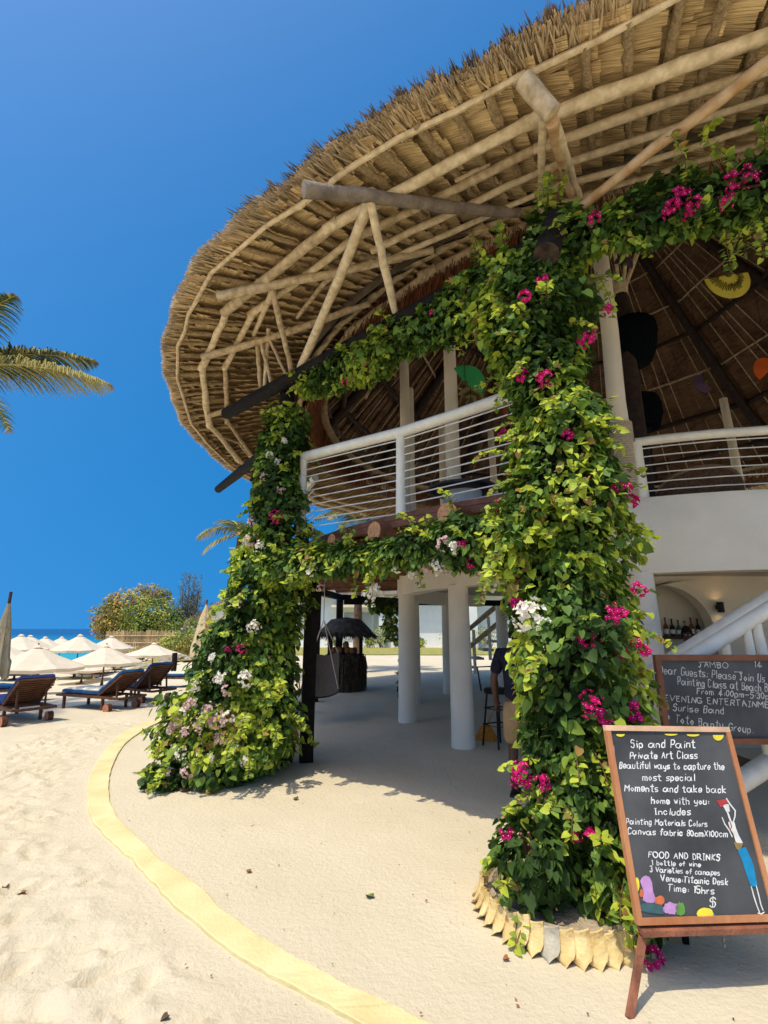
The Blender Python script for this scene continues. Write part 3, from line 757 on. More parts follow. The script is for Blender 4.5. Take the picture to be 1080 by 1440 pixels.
# heart-shaped folded leaf: two five-sided halves
LT = np.array([(0, 0, 0), (0, .45, -.03), (0, 1.08, -.10), (-.36, -.06, .07), (-.47, .30, .10), (-.30, .72, .04), (.36, -.06, .07), (.47, .30, .10), (.30, .72, .04)])
LF = np.array([(0, 1, 4, 3), (1, 2, 5, 4), (1, 0, 6, 7), (2, 1, 7, 8)])
def place_leaves(pos, nor, tip, size, mi, tmpl=LT, faces=LF, wid=None):
    """one template per position; nor = face normal, tip = direction of the leaf tip"""
    nor = unit(nor); tip = unit(tip - nor * (tip * nor).sum(-1, keepdims=True)); sx = np.cross(tip, nor)
    T = tmpl[None, :, :] * size[:, None, None]
    if wid is not None: T = T * np.stack([wid, np.ones_like(wid), np.ones_like(wid)], 1)[:, None, :]
    V = pos[:, None, :] + T[:, :, :1] * sx[:, None, :] + T[:, :, 1:2] * tip[:, None, :] + T[:, :, 2:3] * nor[:, None, :]
    k = len(tmpl); n = len(pos)
    I = (np.arange(n) * k)[:, None, None] + faces[None]
    return V.reshape(-1, 3), I.reshape(-1, faces.shape[1]), np.repeat(mi, len(faces))
def lump(P, s, g):
    ph = g.uniform(0, 6.28, (5, 4)); a = 0
    for j in range(5):
        d = unit(g.normal(size=3)); a = a + np.sin(P @ d * s * (1 + .35 * j) + ph[j, 0])
    return a / 2.6
def vine(name, label, segs, n, size, seed, flowers=(), sprays=(), group=None, young=.35, stems=6, mass=1.0):
    """segs: (p, q, rp, rq[, flat]) capsules that the foliage fills; flowers: (u, v, colour, radius)"""
    g = np.random.default_rng(seed); r_ = random.Random(seed)
    base = Vector(segs[0][0]); root = thing(name, label, 'climbing plant', base, group=group)
    inv = np.array(base)
    wts = np.array([max(.05, (Vector(s[1]) - Vector(s[0])).length) * (s[2] + s[3]) for s in segs]); wts /= wts.sum()
    ch = g.choice(len(segs), n, p=wts)
    A = np.array([tuple(s[0]) for s in segs])[ch]; B = np.array([tuple(s[1]) for s in segs])[ch]
    ra = np.array([s[2] for s in segs])[ch]; rb = np.array([s[3] for s in segs])[ch]
    t = g.uniform(-.03, 1.03, n); ax = unit(B - A)
    x = unit(np.cross(ax, np.where(np.abs(ax[:, 2:3]) > .9, np.array([[1., 0, 0]]), np.array([[0, 0, 1.]])))); y = np.cross(ax, x)
    an = g.uniform(0, 2 * math.pi, n); rdir = x * np.cos(an)[:, None] + y * np.sin(an)[:, None]
    ctr = A + (B - A) * t[:, None]; rad0 = ra + (rb - ra) * np.clip(t, 0, 1)
    probe = ctr + rdir * rad0[:, None]
    lp = lump(probe, 4.2, g) * .24 + lump(probe, 11, g) * .17
    depth = np.where(g.random(n) < .72, g.uniform(.84, 1.10, n), g.uniform(.35, .9, n))
    rr = rad0 * (1 + lp) * depth
    P = ctr + rdir * rr[:, None] + g.normal(0, .012, (n, 3))
    P[:, 2] = np.maximum(P[:, 2], .02 + g.random(n) * .04)
    nor = rdir * .8 + np.array([0, 0, .75]) + g.normal(0, .55, (n, 3))
    tip = np.array([0, 0, -.9]) + rdir * .45 + g.normal(0, .45, (n, 3))
    sz = size * np.where(g.random(n) < .12, g.uniform(1.2, 1.6, n), g.uniform(.5, 1.15, n))
    # shade painted into inner leaves, lit tones into outer; clumps vary, young shoots outside
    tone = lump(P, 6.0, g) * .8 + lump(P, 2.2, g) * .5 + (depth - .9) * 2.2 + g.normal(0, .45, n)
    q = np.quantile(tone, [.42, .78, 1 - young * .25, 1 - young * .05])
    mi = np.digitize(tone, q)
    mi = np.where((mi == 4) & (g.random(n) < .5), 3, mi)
    Vs, Is, Ms = [], [], []
    V, I, M = place_leaves(P, nor, tip, sz, mi, wid=g.uniform(.7, 1.12, n)); Vs.append(V); Is.append(I); Ms.append(M); off = len(V)
    # sprays of young leaves: arching shoots with leaves in pairs
    mbs = MB()
    shoots = []
    for k in range(int(n * .009 * mass)):
        i = g.integers(n)
        if depth[i] < .85: continue
        d = Vector(rdir[i]) + Vector((0, 0, r_.uniform(-.5, .6))); shoots.append((Vector(P[i]), d.normalized(), r_.uniform(.10, .32)))
    for (p, d, L) in sprays: shoots.append((Vector(p), Vector(d).normalized(), L))
    for p, d, L in shoots:
        kk = max(5, int(L / .022)); pts = []; pp = Vector(p); dd = Vector(d)
        for j in range(kk): pts.append(pp.copy()); dd = (dd + Vector((0, 0, -.09)) + Vector((r_.uniform(-.1, .1), r_.uniform(-.1, .1), 0))).normalized(); pp += dd * (L / kk)
        mbs.tube(pts, [.004 * (1 - .5 * j / kk) for j in range(kk)], 4, cap=False)
        lpos = np.array([tuple(q_) for q_ in pts for _ in (0, 1)]); m2 = len(lpos)
        dirs = np.array([tuple(d)] * m2); sd = unit(np.cross(dirs, np.array([0, 0, 1.]) + g.normal(0, .3, (m2, 3)))); sg = np.tile([1., -1.], m2 // 2)[:, None]
        V, I, M = place_leaves(lpos + sd * sg * .012, g.normal(0, .5, (m2, 3)) + np.array([-.15, -.35, .8]), sd * sg + dirs * .4 + np.array([0, 0, -.5]), size * g.uniform(.45, .95, m2), g.choice([1, 2, 3, 3, 3, 4], m2, p=[.12, .3, .2, .2, .12, .06]))
        Vs.append(V); Is.append(I + off); Ms.append(M); off += len(V)
    fo = npmesh('foliage', np.concatenate(Vs) - inv, 4, np.concatenate(Is), M_leaf, np.concatenate(Ms), parent=root)
    # woody stems
    for s in segs:
        p, q = Vector(s[0]) - base, Vector(s[1]) - base; L = (q - p).length
        axv = (q - p).normalized(); xx = axv.orthogonal().normalized(); yy = axv.cross(xx)
        for k in range(stems):
            ph = r_.uniform(0, 6.28); rr_ = .35 * r_.uniform(.3, 1.5); pts = []
            m = max(4, int(L / .12))
            for j in range(m + 1):
                tt = j / m; rad = (s[2] * (1 - tt) + s[3] * tt) * rr_; a = ph + tt * L * 1.4
                pts.append(p.lerp(q, tt) + (xx * math.cos(a) + yy * math.sin(a)) * rad + Vector((r_.uniform(-.015, .015),) * 3))
            mbs.tube(pts, [.013 * r_.uniform(.6, 1.1) * (1.15 - .5 * j / m) for j in range(m + 1)], 5)
    if mbs.v:
        mbs2 = MB(); mbs2.v = [(a[0] - (0), a[1], a[2]) for a in mbs.v]; mbs2.f = mbs.f; mbs2.m = mbs.m
        # shoots were drawn in world space, stems in local space: bring shoots home
        ns = sum(max(5, int(L / .022)) * 4 for _, _, L in shoots)
        mbs2.v = [(v[0] - base.x, v[1] - base.y, v[2] - base.z) if i < ns else v for i, v in enumerate(mbs.v)]
        mbs2.build('stems', M_stem, root, smooth=True)
    # flower clusters stand on the outer leaves
    for (pt, colr, rad) in flowers:
        flower_cluster(root, Vector(pt) - base, colr, rad, g)
    return root, P, rdir
BT = np.array([(0, 0, 0), (0, .5, .10), (0, 1.0, .02), (-.40, .40, .16), (.40, .40, .16)])
BF = np.array([(0, 1, 3), (1, 2, 3), (1, 0, 4), (2, 1, 4)])
def flower_cluster(root, c, colr, rad, g):
    n = max(6, int(rad * rad * 3200 + 7)); dirs = unit(g.normal(size=(n, 3)) + np.array([-.25, -.7, .25]))
    ctr = np.array(c) + dirs * (rad * g.uniform(.45, 1.0, n))[:, None]
    pos = np.repeat(ctr, 3, 0); m = len(pos); N = np.repeat(dirs, 3, 0)
    x = unit(np.cross(N, np.array([.3, .1, 1.]))); y = np.cross(N, x); an = np.tile(np.array([0, 2.094, 4.189]), n) + np.repeat(g.uniform(0, 6.28, n), 3)
    tip = x * np.cos(an)[:, None] + y * np.sin(an)[:, None] + N * .55
    nor = N - tip * .45
    V, I, M = place_leaves(pos, nor, tip, g.uniform(.020, .034, m) * (1.0 if rad < .09 else 1.08), np.zeros(m, int), BT, BF, g.uniform(1.0, 1.4, m))
    V2, I2, M2 = place_leaves(ctr + N[::3] * .008, N[::3], x[::3], np.full(n, .010), np.ones(n, int), np.array([(-.3, -.3, .3), (.3, -.3, .3), (0, .4, .3), (0, 0, .8), (0, 0, 0)]), np.array([(0, 1, 3), (1, 2, 3), (2, 0, 3), (0, 2, 1)]))
    npmesh('flower_cluster', np.concatenate([V, V2]), 3, np.concatenate([I, I2 + len(V)]), [M_bract[colr], M_eye], np.concatenate([M, M2]), parent=root)

def surf(u, v, segs, push=1.02):
    """nearest point of the creeper's outside seen at this pixel"""
    d = ray(u, v).normalized(); best = None
    for i in range(80, 1000):
        p = CAM + d * (i * .01)
        for s in segs:
            a, b = Vector(s[0]), Vector(s[1]); ab = b - a; t = max(0, min(1, (p - a).dot(ab) / ab.dot(ab)))
            k = (p - a.lerp(b, t)).length / (s[2] + (s[3] - s[2]) * t)
            if k < push: return p
            if best is None or k < best[0]: best = (k, p)
    return best[1]

# right pillar
V3 = Vector
RP = [(V3((1.19, 3.34, .06)), V3((1.22, 3.34, .80)), .24, .30), (V3((1.22, 3.34, .80)), V3((1.31, 3.36, 1.6)), .31, .375), (V3((1.31, 3.36, 1.6)), V3((1.28, 3.38, 2.35)), .38, .37),
      (V3((1.26, 3.38, 2.35)), V3((1.35, 3.38, 3.1)), .38, .26), (V3((1.34, 3.38, 3.1)), V3((1.22, 3.38, 3.75)), .28, .33), (V3((1.19, 3.40, 3.75)), V3((1.17, 3.42, 4.45)), .36, .35),
      (V3((1.22, 3.12, .30)), V3((1.42, 2.90, .14)), .22, .15), (V3((.95, 3.2, .22)), V3((.78, 3.05, .5)), .20, .14), (V3((.93, 3.50, 2.30)), V3((1.20, 3.42, 2.15)), .26, .30)]
fl = [(735, 1090, 'magenta', .085), (762, 1100, 'magenta', .04), (826, 903, 'magenta', .07), (866, 868, 'magenta', .075), (830, 990, 'magenta', .07), (889, 1002, 'magenta', .06), (897, 830, 'magenta', .045), (872, 690, 'magenta', .07), (890, 704, 'magenta', .04),
      (828, 478, 'magenta', .065), (765, 532, 'magenta', .055), (732, 530, 'magenta', .055), (738, 418, 'magenta', .045), (765, 396, 'magenta', .045), (710, 612, 'magenta', .05), (745, 865, 'white', .12), (765, 880, 'white', .07), (724, 848, 'magenta', .04), (690, 826, 'white', .045),
      (868, 1338, 'magenta', .07), (885, 1350, 'magenta', .045), (915, 1345, 'magenta', .05), (832, 1173, 'magenta', .025), (812, 1178, 'magenta', .025), (712, 1170, 'magenta', .022), (895, 905, 'magenta', .03), (876, 920, 'magenta', .03), (852, 1010, 'magenta', .04), (800, 612, 'magenta', .03), (905, 915, 'magenta', .03), (830, 400, 'magenta', .03), (855, 435, 'magenta', .03), (692, 806, 'magenta', .03)]
fl = [(surf(u, v, RP, 1.20), c, r) for u, v, c, r in fl]
spr = [(at(868, 735, 3.2), (1, -.1, .05), .30), (at(728, 1075, 3.15), (-1, -.3, .1), .12), (at(735, 1240, 3.0), (-1, -.2, .2), .16), (at(720, 618, 3.1), (-1, -.1, .15), .14), (at(845, 395, 3.35), (.2, -.1, -1), .35), (at(860, 600, 3.1), (1, -.2, 0), .10),
       (at(800, 575, 3.05), (0, -.6, .5), .3), (at(780, 580, 3.05), (-.2, -.6, .3), .3), (at(820, 600, 3.05), (.3, -.7, .3), .3), (at(800, 680, 2.95), (0, -.6, .1), .3), (at(790, 700, 2.95), (-.1, -.6, -.1), .3), (at(890, 860, 3.1), (1, -.3, .1), .12), (at(895, 940, 3.1), (1, -.3, 0), .10)]
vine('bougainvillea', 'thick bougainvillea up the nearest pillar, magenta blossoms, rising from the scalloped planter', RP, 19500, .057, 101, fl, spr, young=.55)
# left pillar
LP = [(V3((-1.95, 5.98, .10)), V3((-1.75, 5.98, .75)), .56, .60), (V3((-1.75, 5.98, .75)), V3((-1.53, 6.0, 1.5)), .56, .47), (V3((-1.53, 6.0, 1.5)), V3((-1.40, 6.0, 2.5)), .46, .40), (V3((-1.42, 6.0, 2.5)), V3((-1.36, 6.0, 3.4)), .37, .29),
      (V3((-1.38, 6.02, 3.4)), V3((-1.27, 6.08, 4.42)), .29, .24), (V3((-2.05, 5.6, .10)), V3((-2.42, 5.45, .12)), .20, .10), (V3((-1.5, 5.9, .3)), V3((-1.45, 5.9, .9)), .40, .40)]
fl = [(352, 762, 'pink', .08), (365, 768, 'white', .06), (355, 735, 'pink', .06), (390, 728, 'magenta', .09), (358, 882, 'white', .08), (340, 912, 'magenta', .05), (320, 915, 'magenta', .035), (312, 955, 'white', .08), (345, 955, 'white', .09), (300, 925, 'white', .05),
      (275, 965, 'white', .07), (270, 990, 'pink', .08), (295, 1000, 'pink', .08), (305, 1015, 'pink', .10), (320, 1010, 'white', .07), (280, 1020, 'pink', .08), (250, 1015, 'pink', .06), (262, 1030, 'pink', .05), (310, 1040, 'pink', .06), (345, 1010, 'white', .05), (240, 1025, 'pink', .04),
      (255, 1060, 'white', .05), (300, 1065, 'white', .045), (345, 1070, 'white', .055), (330, 1050, 'white', .04), (380, 640, 'white', .05), (372, 670, 'pink', .045), (395, 690, 'pink', .05), (390, 650, 'white', .04), (335, 850, 'pink', .05), (265, 1085, 'pink', .07), (240, 1085, 'pink', .04), (400, 620, 'white', .04), (320, 970, 'pink', .06), (258, 1000, 'white', .05)]
fl = [(surf(u, v, LP, 1.14), c, r * 1.05) for u, v, c, r in fl]
spr = [(at(400, 1005, 5.5), (1, -.3, .1), .30), (at(215, 1080, 5.5), (-.5, -1, .3), .2), (at(235, 1100, 5.4), (-.6, -.7, .3), .25), (at(345, 835, 5.5), (-.3, -1, -.1), .3), (at(300, 1000, 5.3), (-.2, -1, .2), .3), (at(345, 1005, 5.3), (.2, -1, .1), .35), (at(370, 960, 5.4), (.4, -1, 0), .35), (at(390, 955, 5.4), (.6, -1, 0), .3), (at(290, 945, 5.4), (-.3, -1, 0), .3), (at(330, 1040, 5.3), (0, -1, 0), .3), (at(385, 1020, 5.4), (.5, -1, .1), .3)]
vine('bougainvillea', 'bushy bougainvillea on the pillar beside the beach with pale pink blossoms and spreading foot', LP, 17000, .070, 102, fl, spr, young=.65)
# garland on the upper log
def along(a, b, t): return Vector(a).lerp(Vector(b), t)
GU = []
TT = [.10, .24, .40, .55, .7, .85, .98]
HG = [.10, .17, .19, .18, .19, .20, .23]
for i in range(6):
    p, q = along(LOGA, LOGB, TT[i]), along(LOGA, LOGB, TT[i + 1])
    GU.append((p + V3((.05, .04, -HG[i] * .85 - .02)), q + V3((.05, .04, -HG[i + 1] * .8 - .01)), HG[i], HG[i + 1]))
fl = [(surf(u, v, GU, 1.05), c, r) for u, v, c, r in ((487, 534, 'magenta', .06), (655, 408, 'magenta', .035), (660, 418, 'magenta', .03), (610, 440, 'magenta', .025))]
spr = [(at(500, 490, 5.2), (-.3, -.8, .4), .3), (at(520, 492, 5.1), (0, -.8, .4), .3), (at(545, 478, 4.9), (0, -.8, .5), .3), (at(560, 470, 4.8), (.2, -.8, .5), .25), (at(775, 275, 3.3), (0, 0, 1), .15)]
vine('bougainvillea', 'bougainvillea garland trained along the upper black log between the two flowering pillars', GU, 6500, .062, 103, fl, spr, young=.35, stems=3)
# garland under the balcony
GL = []
DR = [(-1.45, 5.85, 2.24, .28), (-.95, 5.38, 2.28, .19), (-.45, 4.95, 2.28, .165), (.05, 4.50, 2.28, .155), (.45, 4.12, 2.30, .18), (.85, 3.75, 2.31, .23), (1.2, 3.45, 2.24, .32)]
for a_, b_ in zip(DR, DR[1:]): GL.append((V3(a_[:3]), V3(b_[:3]), a_[3], b_[3]))
fl = [(surf(u, v, GL, 1.16), c, r) for u, v, c, r in ((438, 804, 'white', .06), (450, 828, 'pink', .045), (520, 838, 'white', .085), (528, 828, 'white', .05), (616, 797, 'white', .075), (600, 800, 'pink', .05), (632, 800, 'pink', .05), (580, 808, 'white', .045), (558, 800, 'white', .035), (625, 765, 'pink', .06), (640, 772, 'white', .05), (702, 712, 'magenta', .045), (650, 765, 'magenta', .02), (665, 792, 'magenta', .04))]
vine('bougainvillea', 'low bougainvillea garland hanging under the edge of the timber balcony with white blossoms', GL, 7500, .060, 104, fl, [(at(690, 808, 3.8), (.2, -.3, -1), .15), (at(520, 800, 4.5), (0, -.2, -1), .25)], young=.5, stems=3)
# garland going right
GR = []
DG = [(1.22, 3.36, 4.66, .26), (1.75, 3.15, 4.62, .20), (2.3, 2.98, 4.66, .17), (2.8, 2.8, 4.68, .18), (3.4, 2.6, 4.70, .20), (4.3, 2.25, 4.7, .22)]
for a_, b_ in zip(DG, DG[1:]): GR.append((V3(a_[:3]), V3(b_[:3]), a_[3], b_[3]))
fl = [(surf(u, v, GR, 1.22), c, r) for u, v, c, r in ((956, 278, 'magenta', .075), (945, 290, 'magenta', .06), (975, 288, 'magenta', .06), (968, 300, 'magenta', .05), (940, 300, 'magenta', .04), (1020, 285, 'magenta', .055), (1030, 265, 'magenta', .04), (1055, 255, 'magenta', .06), (1050, 242, 'magenta', .04), (1028, 250, 'magenta', .035), (835, 308, 'magenta', .045))]
spr = [(at(965, 250, 2.75), (.15, .05, 1), .38), (at(990, 200, 2.7), (.3, 0, 1), .32), (at(1035, 240, 2.7), (-.05, 0, 1), .35), (at(880, 330, 2.9), (.5, -.3, -.6), .25)]
vine('bougainvillea', 'bougainvillea garland along the upper log right of the nearest pillar, with large magenta clusters', GR, 5500, .060, 105, fl, spr, young=.25, stems=3)
# a few sprays hanging from the beam at the back of the balcony
GB = [(at(520, 852, 12.2), at(560, 848, 12.0), .14, .2), (at(548, 850, 12), at(549, 900, 12), .18, .12), (at(572, 870, 12), at(565, 975, 12), .07, .05)]
vine('bougainvillea', 'small dark creeper hanging from the far black beam under the balcony', GB, 700, .10, 106, young=.1, stems=2)

# ------------------------------------------------------------------ scalloped planter round the nearest pillar
M_shell = mat('cream_painted_cement', (.72, .49, .17), .8, .22, 9, .7, 30, col2=(.82, .64, .31))
M_shell2 = mat('bare_grey_cement', (.50, .45, .34), .85, .2, 8, .5, 40)
M_soil = mat('planter_sand', (.40, .32, .22), .95, .25, 12, 1, 60)
pc = V3((1.04, 3.28, 0)); plr = thing('scalloped_planter', 'round cream planter of overlapping pointed scales at the foot of the nearest pillar', 'planter', pc)
mb = MB(); mb.lathe([(.41, -.02), (.43, .08), (.42, .11), (.40, .12), (.38, .09), (.0, .08)], (0, 0, 0), 32, cap=False); mb.build('soil_bed', M_soil, plr, smooth=True)
NS = 40
for k in range(NS):
    a = math.radians(k * 360 / NS); mb = MB(); vs, fs = [], []
    er = Vector((math.cos(a), math.sin(a), 0)); et = Vector((-math.sin(a), math.cos(a), 0))
    rows, cols = 7, 7; wv = .056 * rnd.uniform(.94, 1.06); h = .135 * rnd.uniform(.9, 1.08)
    for side in (0, 1):
        for i in range(rows):
            t = i / (rows - 1)                       # 0 = top rim, 1 = pointed foot
            half = wv * (1.0 if t < .62 else 1 - ((t - .62) / .38) ** 2.3 * .86) * (1 - .15 * (1 - t))
            for j in range(cols):
                s = -1 + 2 * j / (cols - 1)
                R = .41 + .085 * t + .022 * (1 - s * s) + (.008 if side == 0 else -.006) + .03 * (1 - t) ** 4 + .012 * s
                z = h * (1 - t) + .004 + .012 * s
                vs.append(er * R + et * (s * half) + Vector((0, 0, max(z, -.01))))
    for side in (0, 1):
        o = side * rows * cols
        for i in range(rows - 1):
            for j in range(cols - 1):
                q = (o + i * cols + j, o + i * cols + j + 1, o + (i + 1) * cols + j + 1, o + (i + 1) * cols + j)
                fs.append(q if side else q[::-1])
    ed = [j for j in range(cols)] + [i * cols + cols - 1 for i in range(1, rows)] + [(rows - 1) * cols + j for j in range(cols - 2, -1, -1)] + [i * cols for i in range(rows - 2, 0, -1)]
    n_ = rows * cols
    for i in range(len(ed)): fs.append((ed[i], ed[(i + 1) % len(ed)], ed[(i + 1) % len(ed)] + n_, ed[i] + n_))
    mb.add(vs, fs); o = mb.build('scale', M_shell2 if k == 27 else M_shell, plr, smooth=True)
    if k == 27: o['label'] = 'bare grey scale with its paint worn off'

# ------------------------------------------------------------------ hand lettering: one-stroke alphabet
GLY = {'a': '46 26 05 03 22 42 55|66 63 72', 'b': '09 02|05 16 36 44 32 12 03', 'c': '45 36 16 04 12 32 43', 'd': '49 42|45 36 16 04 12 32 43', 'e': '04 44 45 36 16 04 12 32 43',
 'f': '48 39 28 22|06 46', 'g': '45 36 16 04 12 32 44|46 41 30 10 01', 'h': '09 02|05 16 36 45 42', 'i': '16 12|18 18', 'j': '26 21 10|28 28', 'k': '09 02|46 04 42', 'l': '19 12', 'm': '06 02|05 16 26 35 32|35 46 56 65 62', 'n': '06 02|05 16 36 45 42',
 'o': '26 15 04 13 22 33 44 35 26', 'p': '06 00|05 16 36 44 32 12 03', 'r': '06 02|04 15 26 36', 's': '46 16 05 14 34 43 32 02', 't': '29 23 32 42|07 47', 'u': '06 03 12 32 43|46 42', 'v': '06 22 46', 'w': '06 12 25 32 46', 'y': '06 04 13 33 44|46 41 30 10',
 'A': '02 29 52|15 45', 'B': '09 02|09 39 48 47 36 06|36 45 44 32 02', 'C': '58 39 19 07 04 12 32 53', 'D': '09 02|09 29 47 44 22 02', 'E': '49 09 02 42|06 36', 'F': '49 09 02|06 36', 'G': '58 39 19 07 04 12 32 53 55 35', 'I': '19 12|09 29|02 22',
 'J': '09 49|29 24 12 03', 'K': '09 02|49 05 42', 'M': '02 09 35 69 62', 'N': '02 09 52 59', 'O': '29 07 04 22 42 64 67 49 29', 'P': '09 02|09 39 48 46 35 05', 'R': '09 02|09 39 48 46 35 05|25 52', 'S': '48 39 19 07 16 36 44 32 12 03', 'T': '09 59|29 22', 'U': '09 04 12 32 44|49 42',
 'V': '09 32 69', 'X': '09 52|59 02', '0': '29 07 04 22 44 47 29', '1': '08 19 12', '3': '08 19 39 47 36 26|26 36 44 32 12 03', '4': '39 04 54|39 32', '5': '49 09 06 36 44 32 12 03', '8': '26 07 19 39 47 26 04 12 32 44 26', ':': '15 15|13 13', ';': '15 15|13 02',
 '.': '12 12', '-': '05 65', '*': '24 28|05 47|07 45', '$': '48 39 19 07 16 36 44 32 12 03|29 22|2: 29', ',': '12 01', "'": '19 18'}
STRAIGHT = set('AEFIKLMNTVXZklvw14*-')
def text_width(txt): 
    x = 0
    for ch in txt:
        if ch == ' ': x += .50; continue
        s = GLY[ch]; mx = max(int(p[0]) for st in s.split('|') for p in st.split()); x += mx * .1 + .24
    return x - .24
def write(mb, txt, x0, x1, y0, cap, place, wpx, mi=0, slope=0.0, jit=.02, y1=None, seed=1):
    """txt drawn between pixel columns x0..x1 on baseline y0..y1 with capital height cap; place(u, v) gives the point on the board"""
    r_ = random.Random(seed * 31 + len(txt)); W = text_width(txt); k = (x1 - x0) / W; x = 0; y1 = y0 if y1 is None else y1
    for ch in txt:
        if ch == ' ': x += .50; continue
        s = GLY[ch]; mx = 0; dy = r_.uniform(-.05, .05); sc = r_.uniform(.90, 1.09); an = r_.uniform(-.10, .10)
        for st in s.split('|'):
            P = []
            for p in st.split():
                a, b = int(p[0]), (10 if p[1] == ':' else int(p[1])); mx = max(mx, a)
                P.append((a * .1 + r_.uniform(-jit, jit), (b - 2) / 7 * sc + dy + r_.uniform(-jit, jit)))
            if len(P) == 2 and st.split()[0] == st.split()[1]: P[1] = (P[0][0] + .012, P[0][1] + .03); 
            if len(P) > 2 and ch not in STRAIGHT: Q = [tuple(v) for v in smooth_poly(P, 4)]
            else:
                Q = []
                for a_, b_ in zip(P, P[1:]): Q += [(a_[0] + (b_[0] - a_[0]) * t, a_[1] + (b_[1] - a_[1]) * t) for t in (0, .34, .67)]
                Q.append(P[-1])
            px = []
            for a_, b_ in Q:
                xx = x + a_ + an * b_; u = x0 + xx * k; v = y0 + (y1 - y0) * (xx / W) - b_ * cap
                px.append((u, v))
            ribbon(mb, px, wpx * r_.uniform(.72, 1.18), place, mi, r_)
        x += mx * .1 + .24
def ribbon(mb, px, wd, place, mi=0, r_=random):
    vs, fs = [], []; n = len(px)
    for i in range(n):
        a, b = px[max(0, i - 1)], px[min(n - 1, i + 1)]; dx, dy = b[0] - a[0], b[1] - a[1]; L = math.hypot(dx, dy) or 1; nx_, ny_ = -dy / L, dx / L
        h = wd / 2 * r_.uniform(.82, 1.12); ex = (dx / L * wd * .35, dy / L * wd * .35) if i in (0, n - 1) else (0, 0); sg = -1 if i == 0 else 1
        if i in (0, n - 1): h *= .75
        c = (px[i][0] + ex[0] * sg, px[i][1] + ex[1] * sg)
        vs += [place(c[0] + nx_ * h, c[1] + ny_ * h), place(c[0] - nx_ * h, c[1] - ny_ * h)]
    for i in range(n - 1): fs.append((2 * i, 2 * i + 1, 2 * i + 3, 2 * i + 2))
    mb.add(vs, fs, mi)
def patch(mb, pts, place, mi=0): mb.add([place(*p) for p in pts], [tuple(range(len(pts)))], mi)
def blob_px(cx, cy, rx, ry, n=18, seed=0, j=.12):
    r_ = random.Random(seed); return [(cx + rx * math.cos(a) * (1 + r_.uniform(-j, j)), cy + ry * math.sin(a) * (1 + r_.uniform(-j, j))) for a in (2 * math.pi * i / n for i in range(n))]

M_board = mat('chalkboard', (.05, .053, .056), .6, .25, 2.6, .12, 120, spec=.25, col2=(.105, .108, .11), detail=8)
M_frame = mat('varnished_frame', (.52, .18, .06), .45, .25, 5, .25, 60, stretch=(1, 1, .3), spec=.4, col2=(.58, .27, .12))
M_frame_dk = mat('brown_frame', (.20, .075, .035), .5, .25, 6, .2, 60)
M_legwood = mat('red_brown_leg', (.26, .10, .055), .55, .4, 9, .4, 60)
M_chalk = mat('white_chalk_paint', (.80, .79, .76), .9, .12, 40)
M_chalk2 = mat('thin_chalk', (.58, .57, .53), .95, .3, 60)
PAINT = [mat('paint_' + n_, c_, .8, .15, 30) for n_, c_ in (('yellow', (.78, .66, .05)), ('purple', (.50, .27, .52)), ('orange', (.60, .16, .06)), ('teal', (.05, .12, .13)), ('blue', (.01, .24, .46)), ('red', (.42, .05, .05)), ('green', (.12, .30, .06)), ('pale', (.72, .70, .66)), ('brown', (.30, .20, .07)))]
# easel board in front
O = V3((1.160, 2.580, .305)); RX = V3((.672, .075, -.022)); UP = V3((.005, .145, .790)); NB = RX.cross(UP).normalized()
if NB.y > 0: NB = -NB
e1 = thing('chalkboard_easel', 'orange framed art class blackboard on a wooden easel beside the flowering pillar', 'chalkboard', (1.5, 2.66, 0))
def ep(mb, name, m, parent=e1, smooth=False):
    mb.v = [(v[0] - 1.5, v[1] - 2.66, v[2]) for v in mb.v]; return mb.build(name, m, parent, smooth)
rx, upn = RX.normalized(), UP.normalized(); WB, HB = RX.length, UP.length
MM = Matrix((rx, NB, upn)).transposed()
mb = MB(); mb.box(O + RX / 2 + UP / 2, (WB - .02, .012, HB - .02), M=MM); board1 = ep(mb, 'board', M_board)
for nm, a, b, m in (('frame_rail', O, O + RX, M_frame), ('frame_rail', O + UP, O + UP + RX, mat('sunlit_frame_wood', (.66, .42, .26), .5, .2, 6, .2, 60)), ):  # top rail coloured paler, sunlight on the frame's top put into its tone
    mb = MB(); c = (a + b) / 2; mb.box(c, (WB + .024, .03, .026), M=MM); ep(mb, nm, m)
for a in (O, O + RX):
    mb = MB(); mb.box(a + UP / 2, (.026, .028, HB - .026), M=MM); ep(mb, 'frame_stile', M_frame)
fo = NB * .0075
pl1 = lambda u, v: on_plane(u, v, O + fo, NB)
cp = lambda x, y: pl1(820 + x / 3.273, 1000 + y / 3.273)
LN = [("Sip and Paint", 222, 515, 168, 168, 33), ("Private Art Class", 217, 525, 218, 218, 31), ("Beautiful ways to capture the", 168, 648, 263, 270, 30), ("most special", 275, 513, 318, 320, 30), ("Moments and take back", 192, 655, 368, 376, 31),
      ("home with you:", 315, 578, 425, 430, 30), ("Includes", 332, 493, 476, 478, 29), ("Painting Materials Colors", 200, 570, 520, 532, 26), ("Canvas fabric 80cmX100cm", 206, 664, 566, 580, 27), ("FOOD AND DRINKS", 302, 627, 672, 688, 27),
      ("1 bottle of wine", 318, 540, 708, 716, 22), ("3 Varieties of canapes", 308, 628, 740, 756, 25), ("Venue:Titanic Desk", 358, 665, 782, 800, 28), ("Time: 15hrs", 390, 603, 828, 842, 31), ("$", 584, 610, 902, 903, 40)]
mb = MB()
for i, (t, a, b, y0, y1, cap) in enumerate(LN): write(mb, t, a, b, y0, cap, cp, 4.9 if cap > 26 else 4.0, seed=i + 3, y1=y1)
ep(mb, 'lettering', M_chalk)
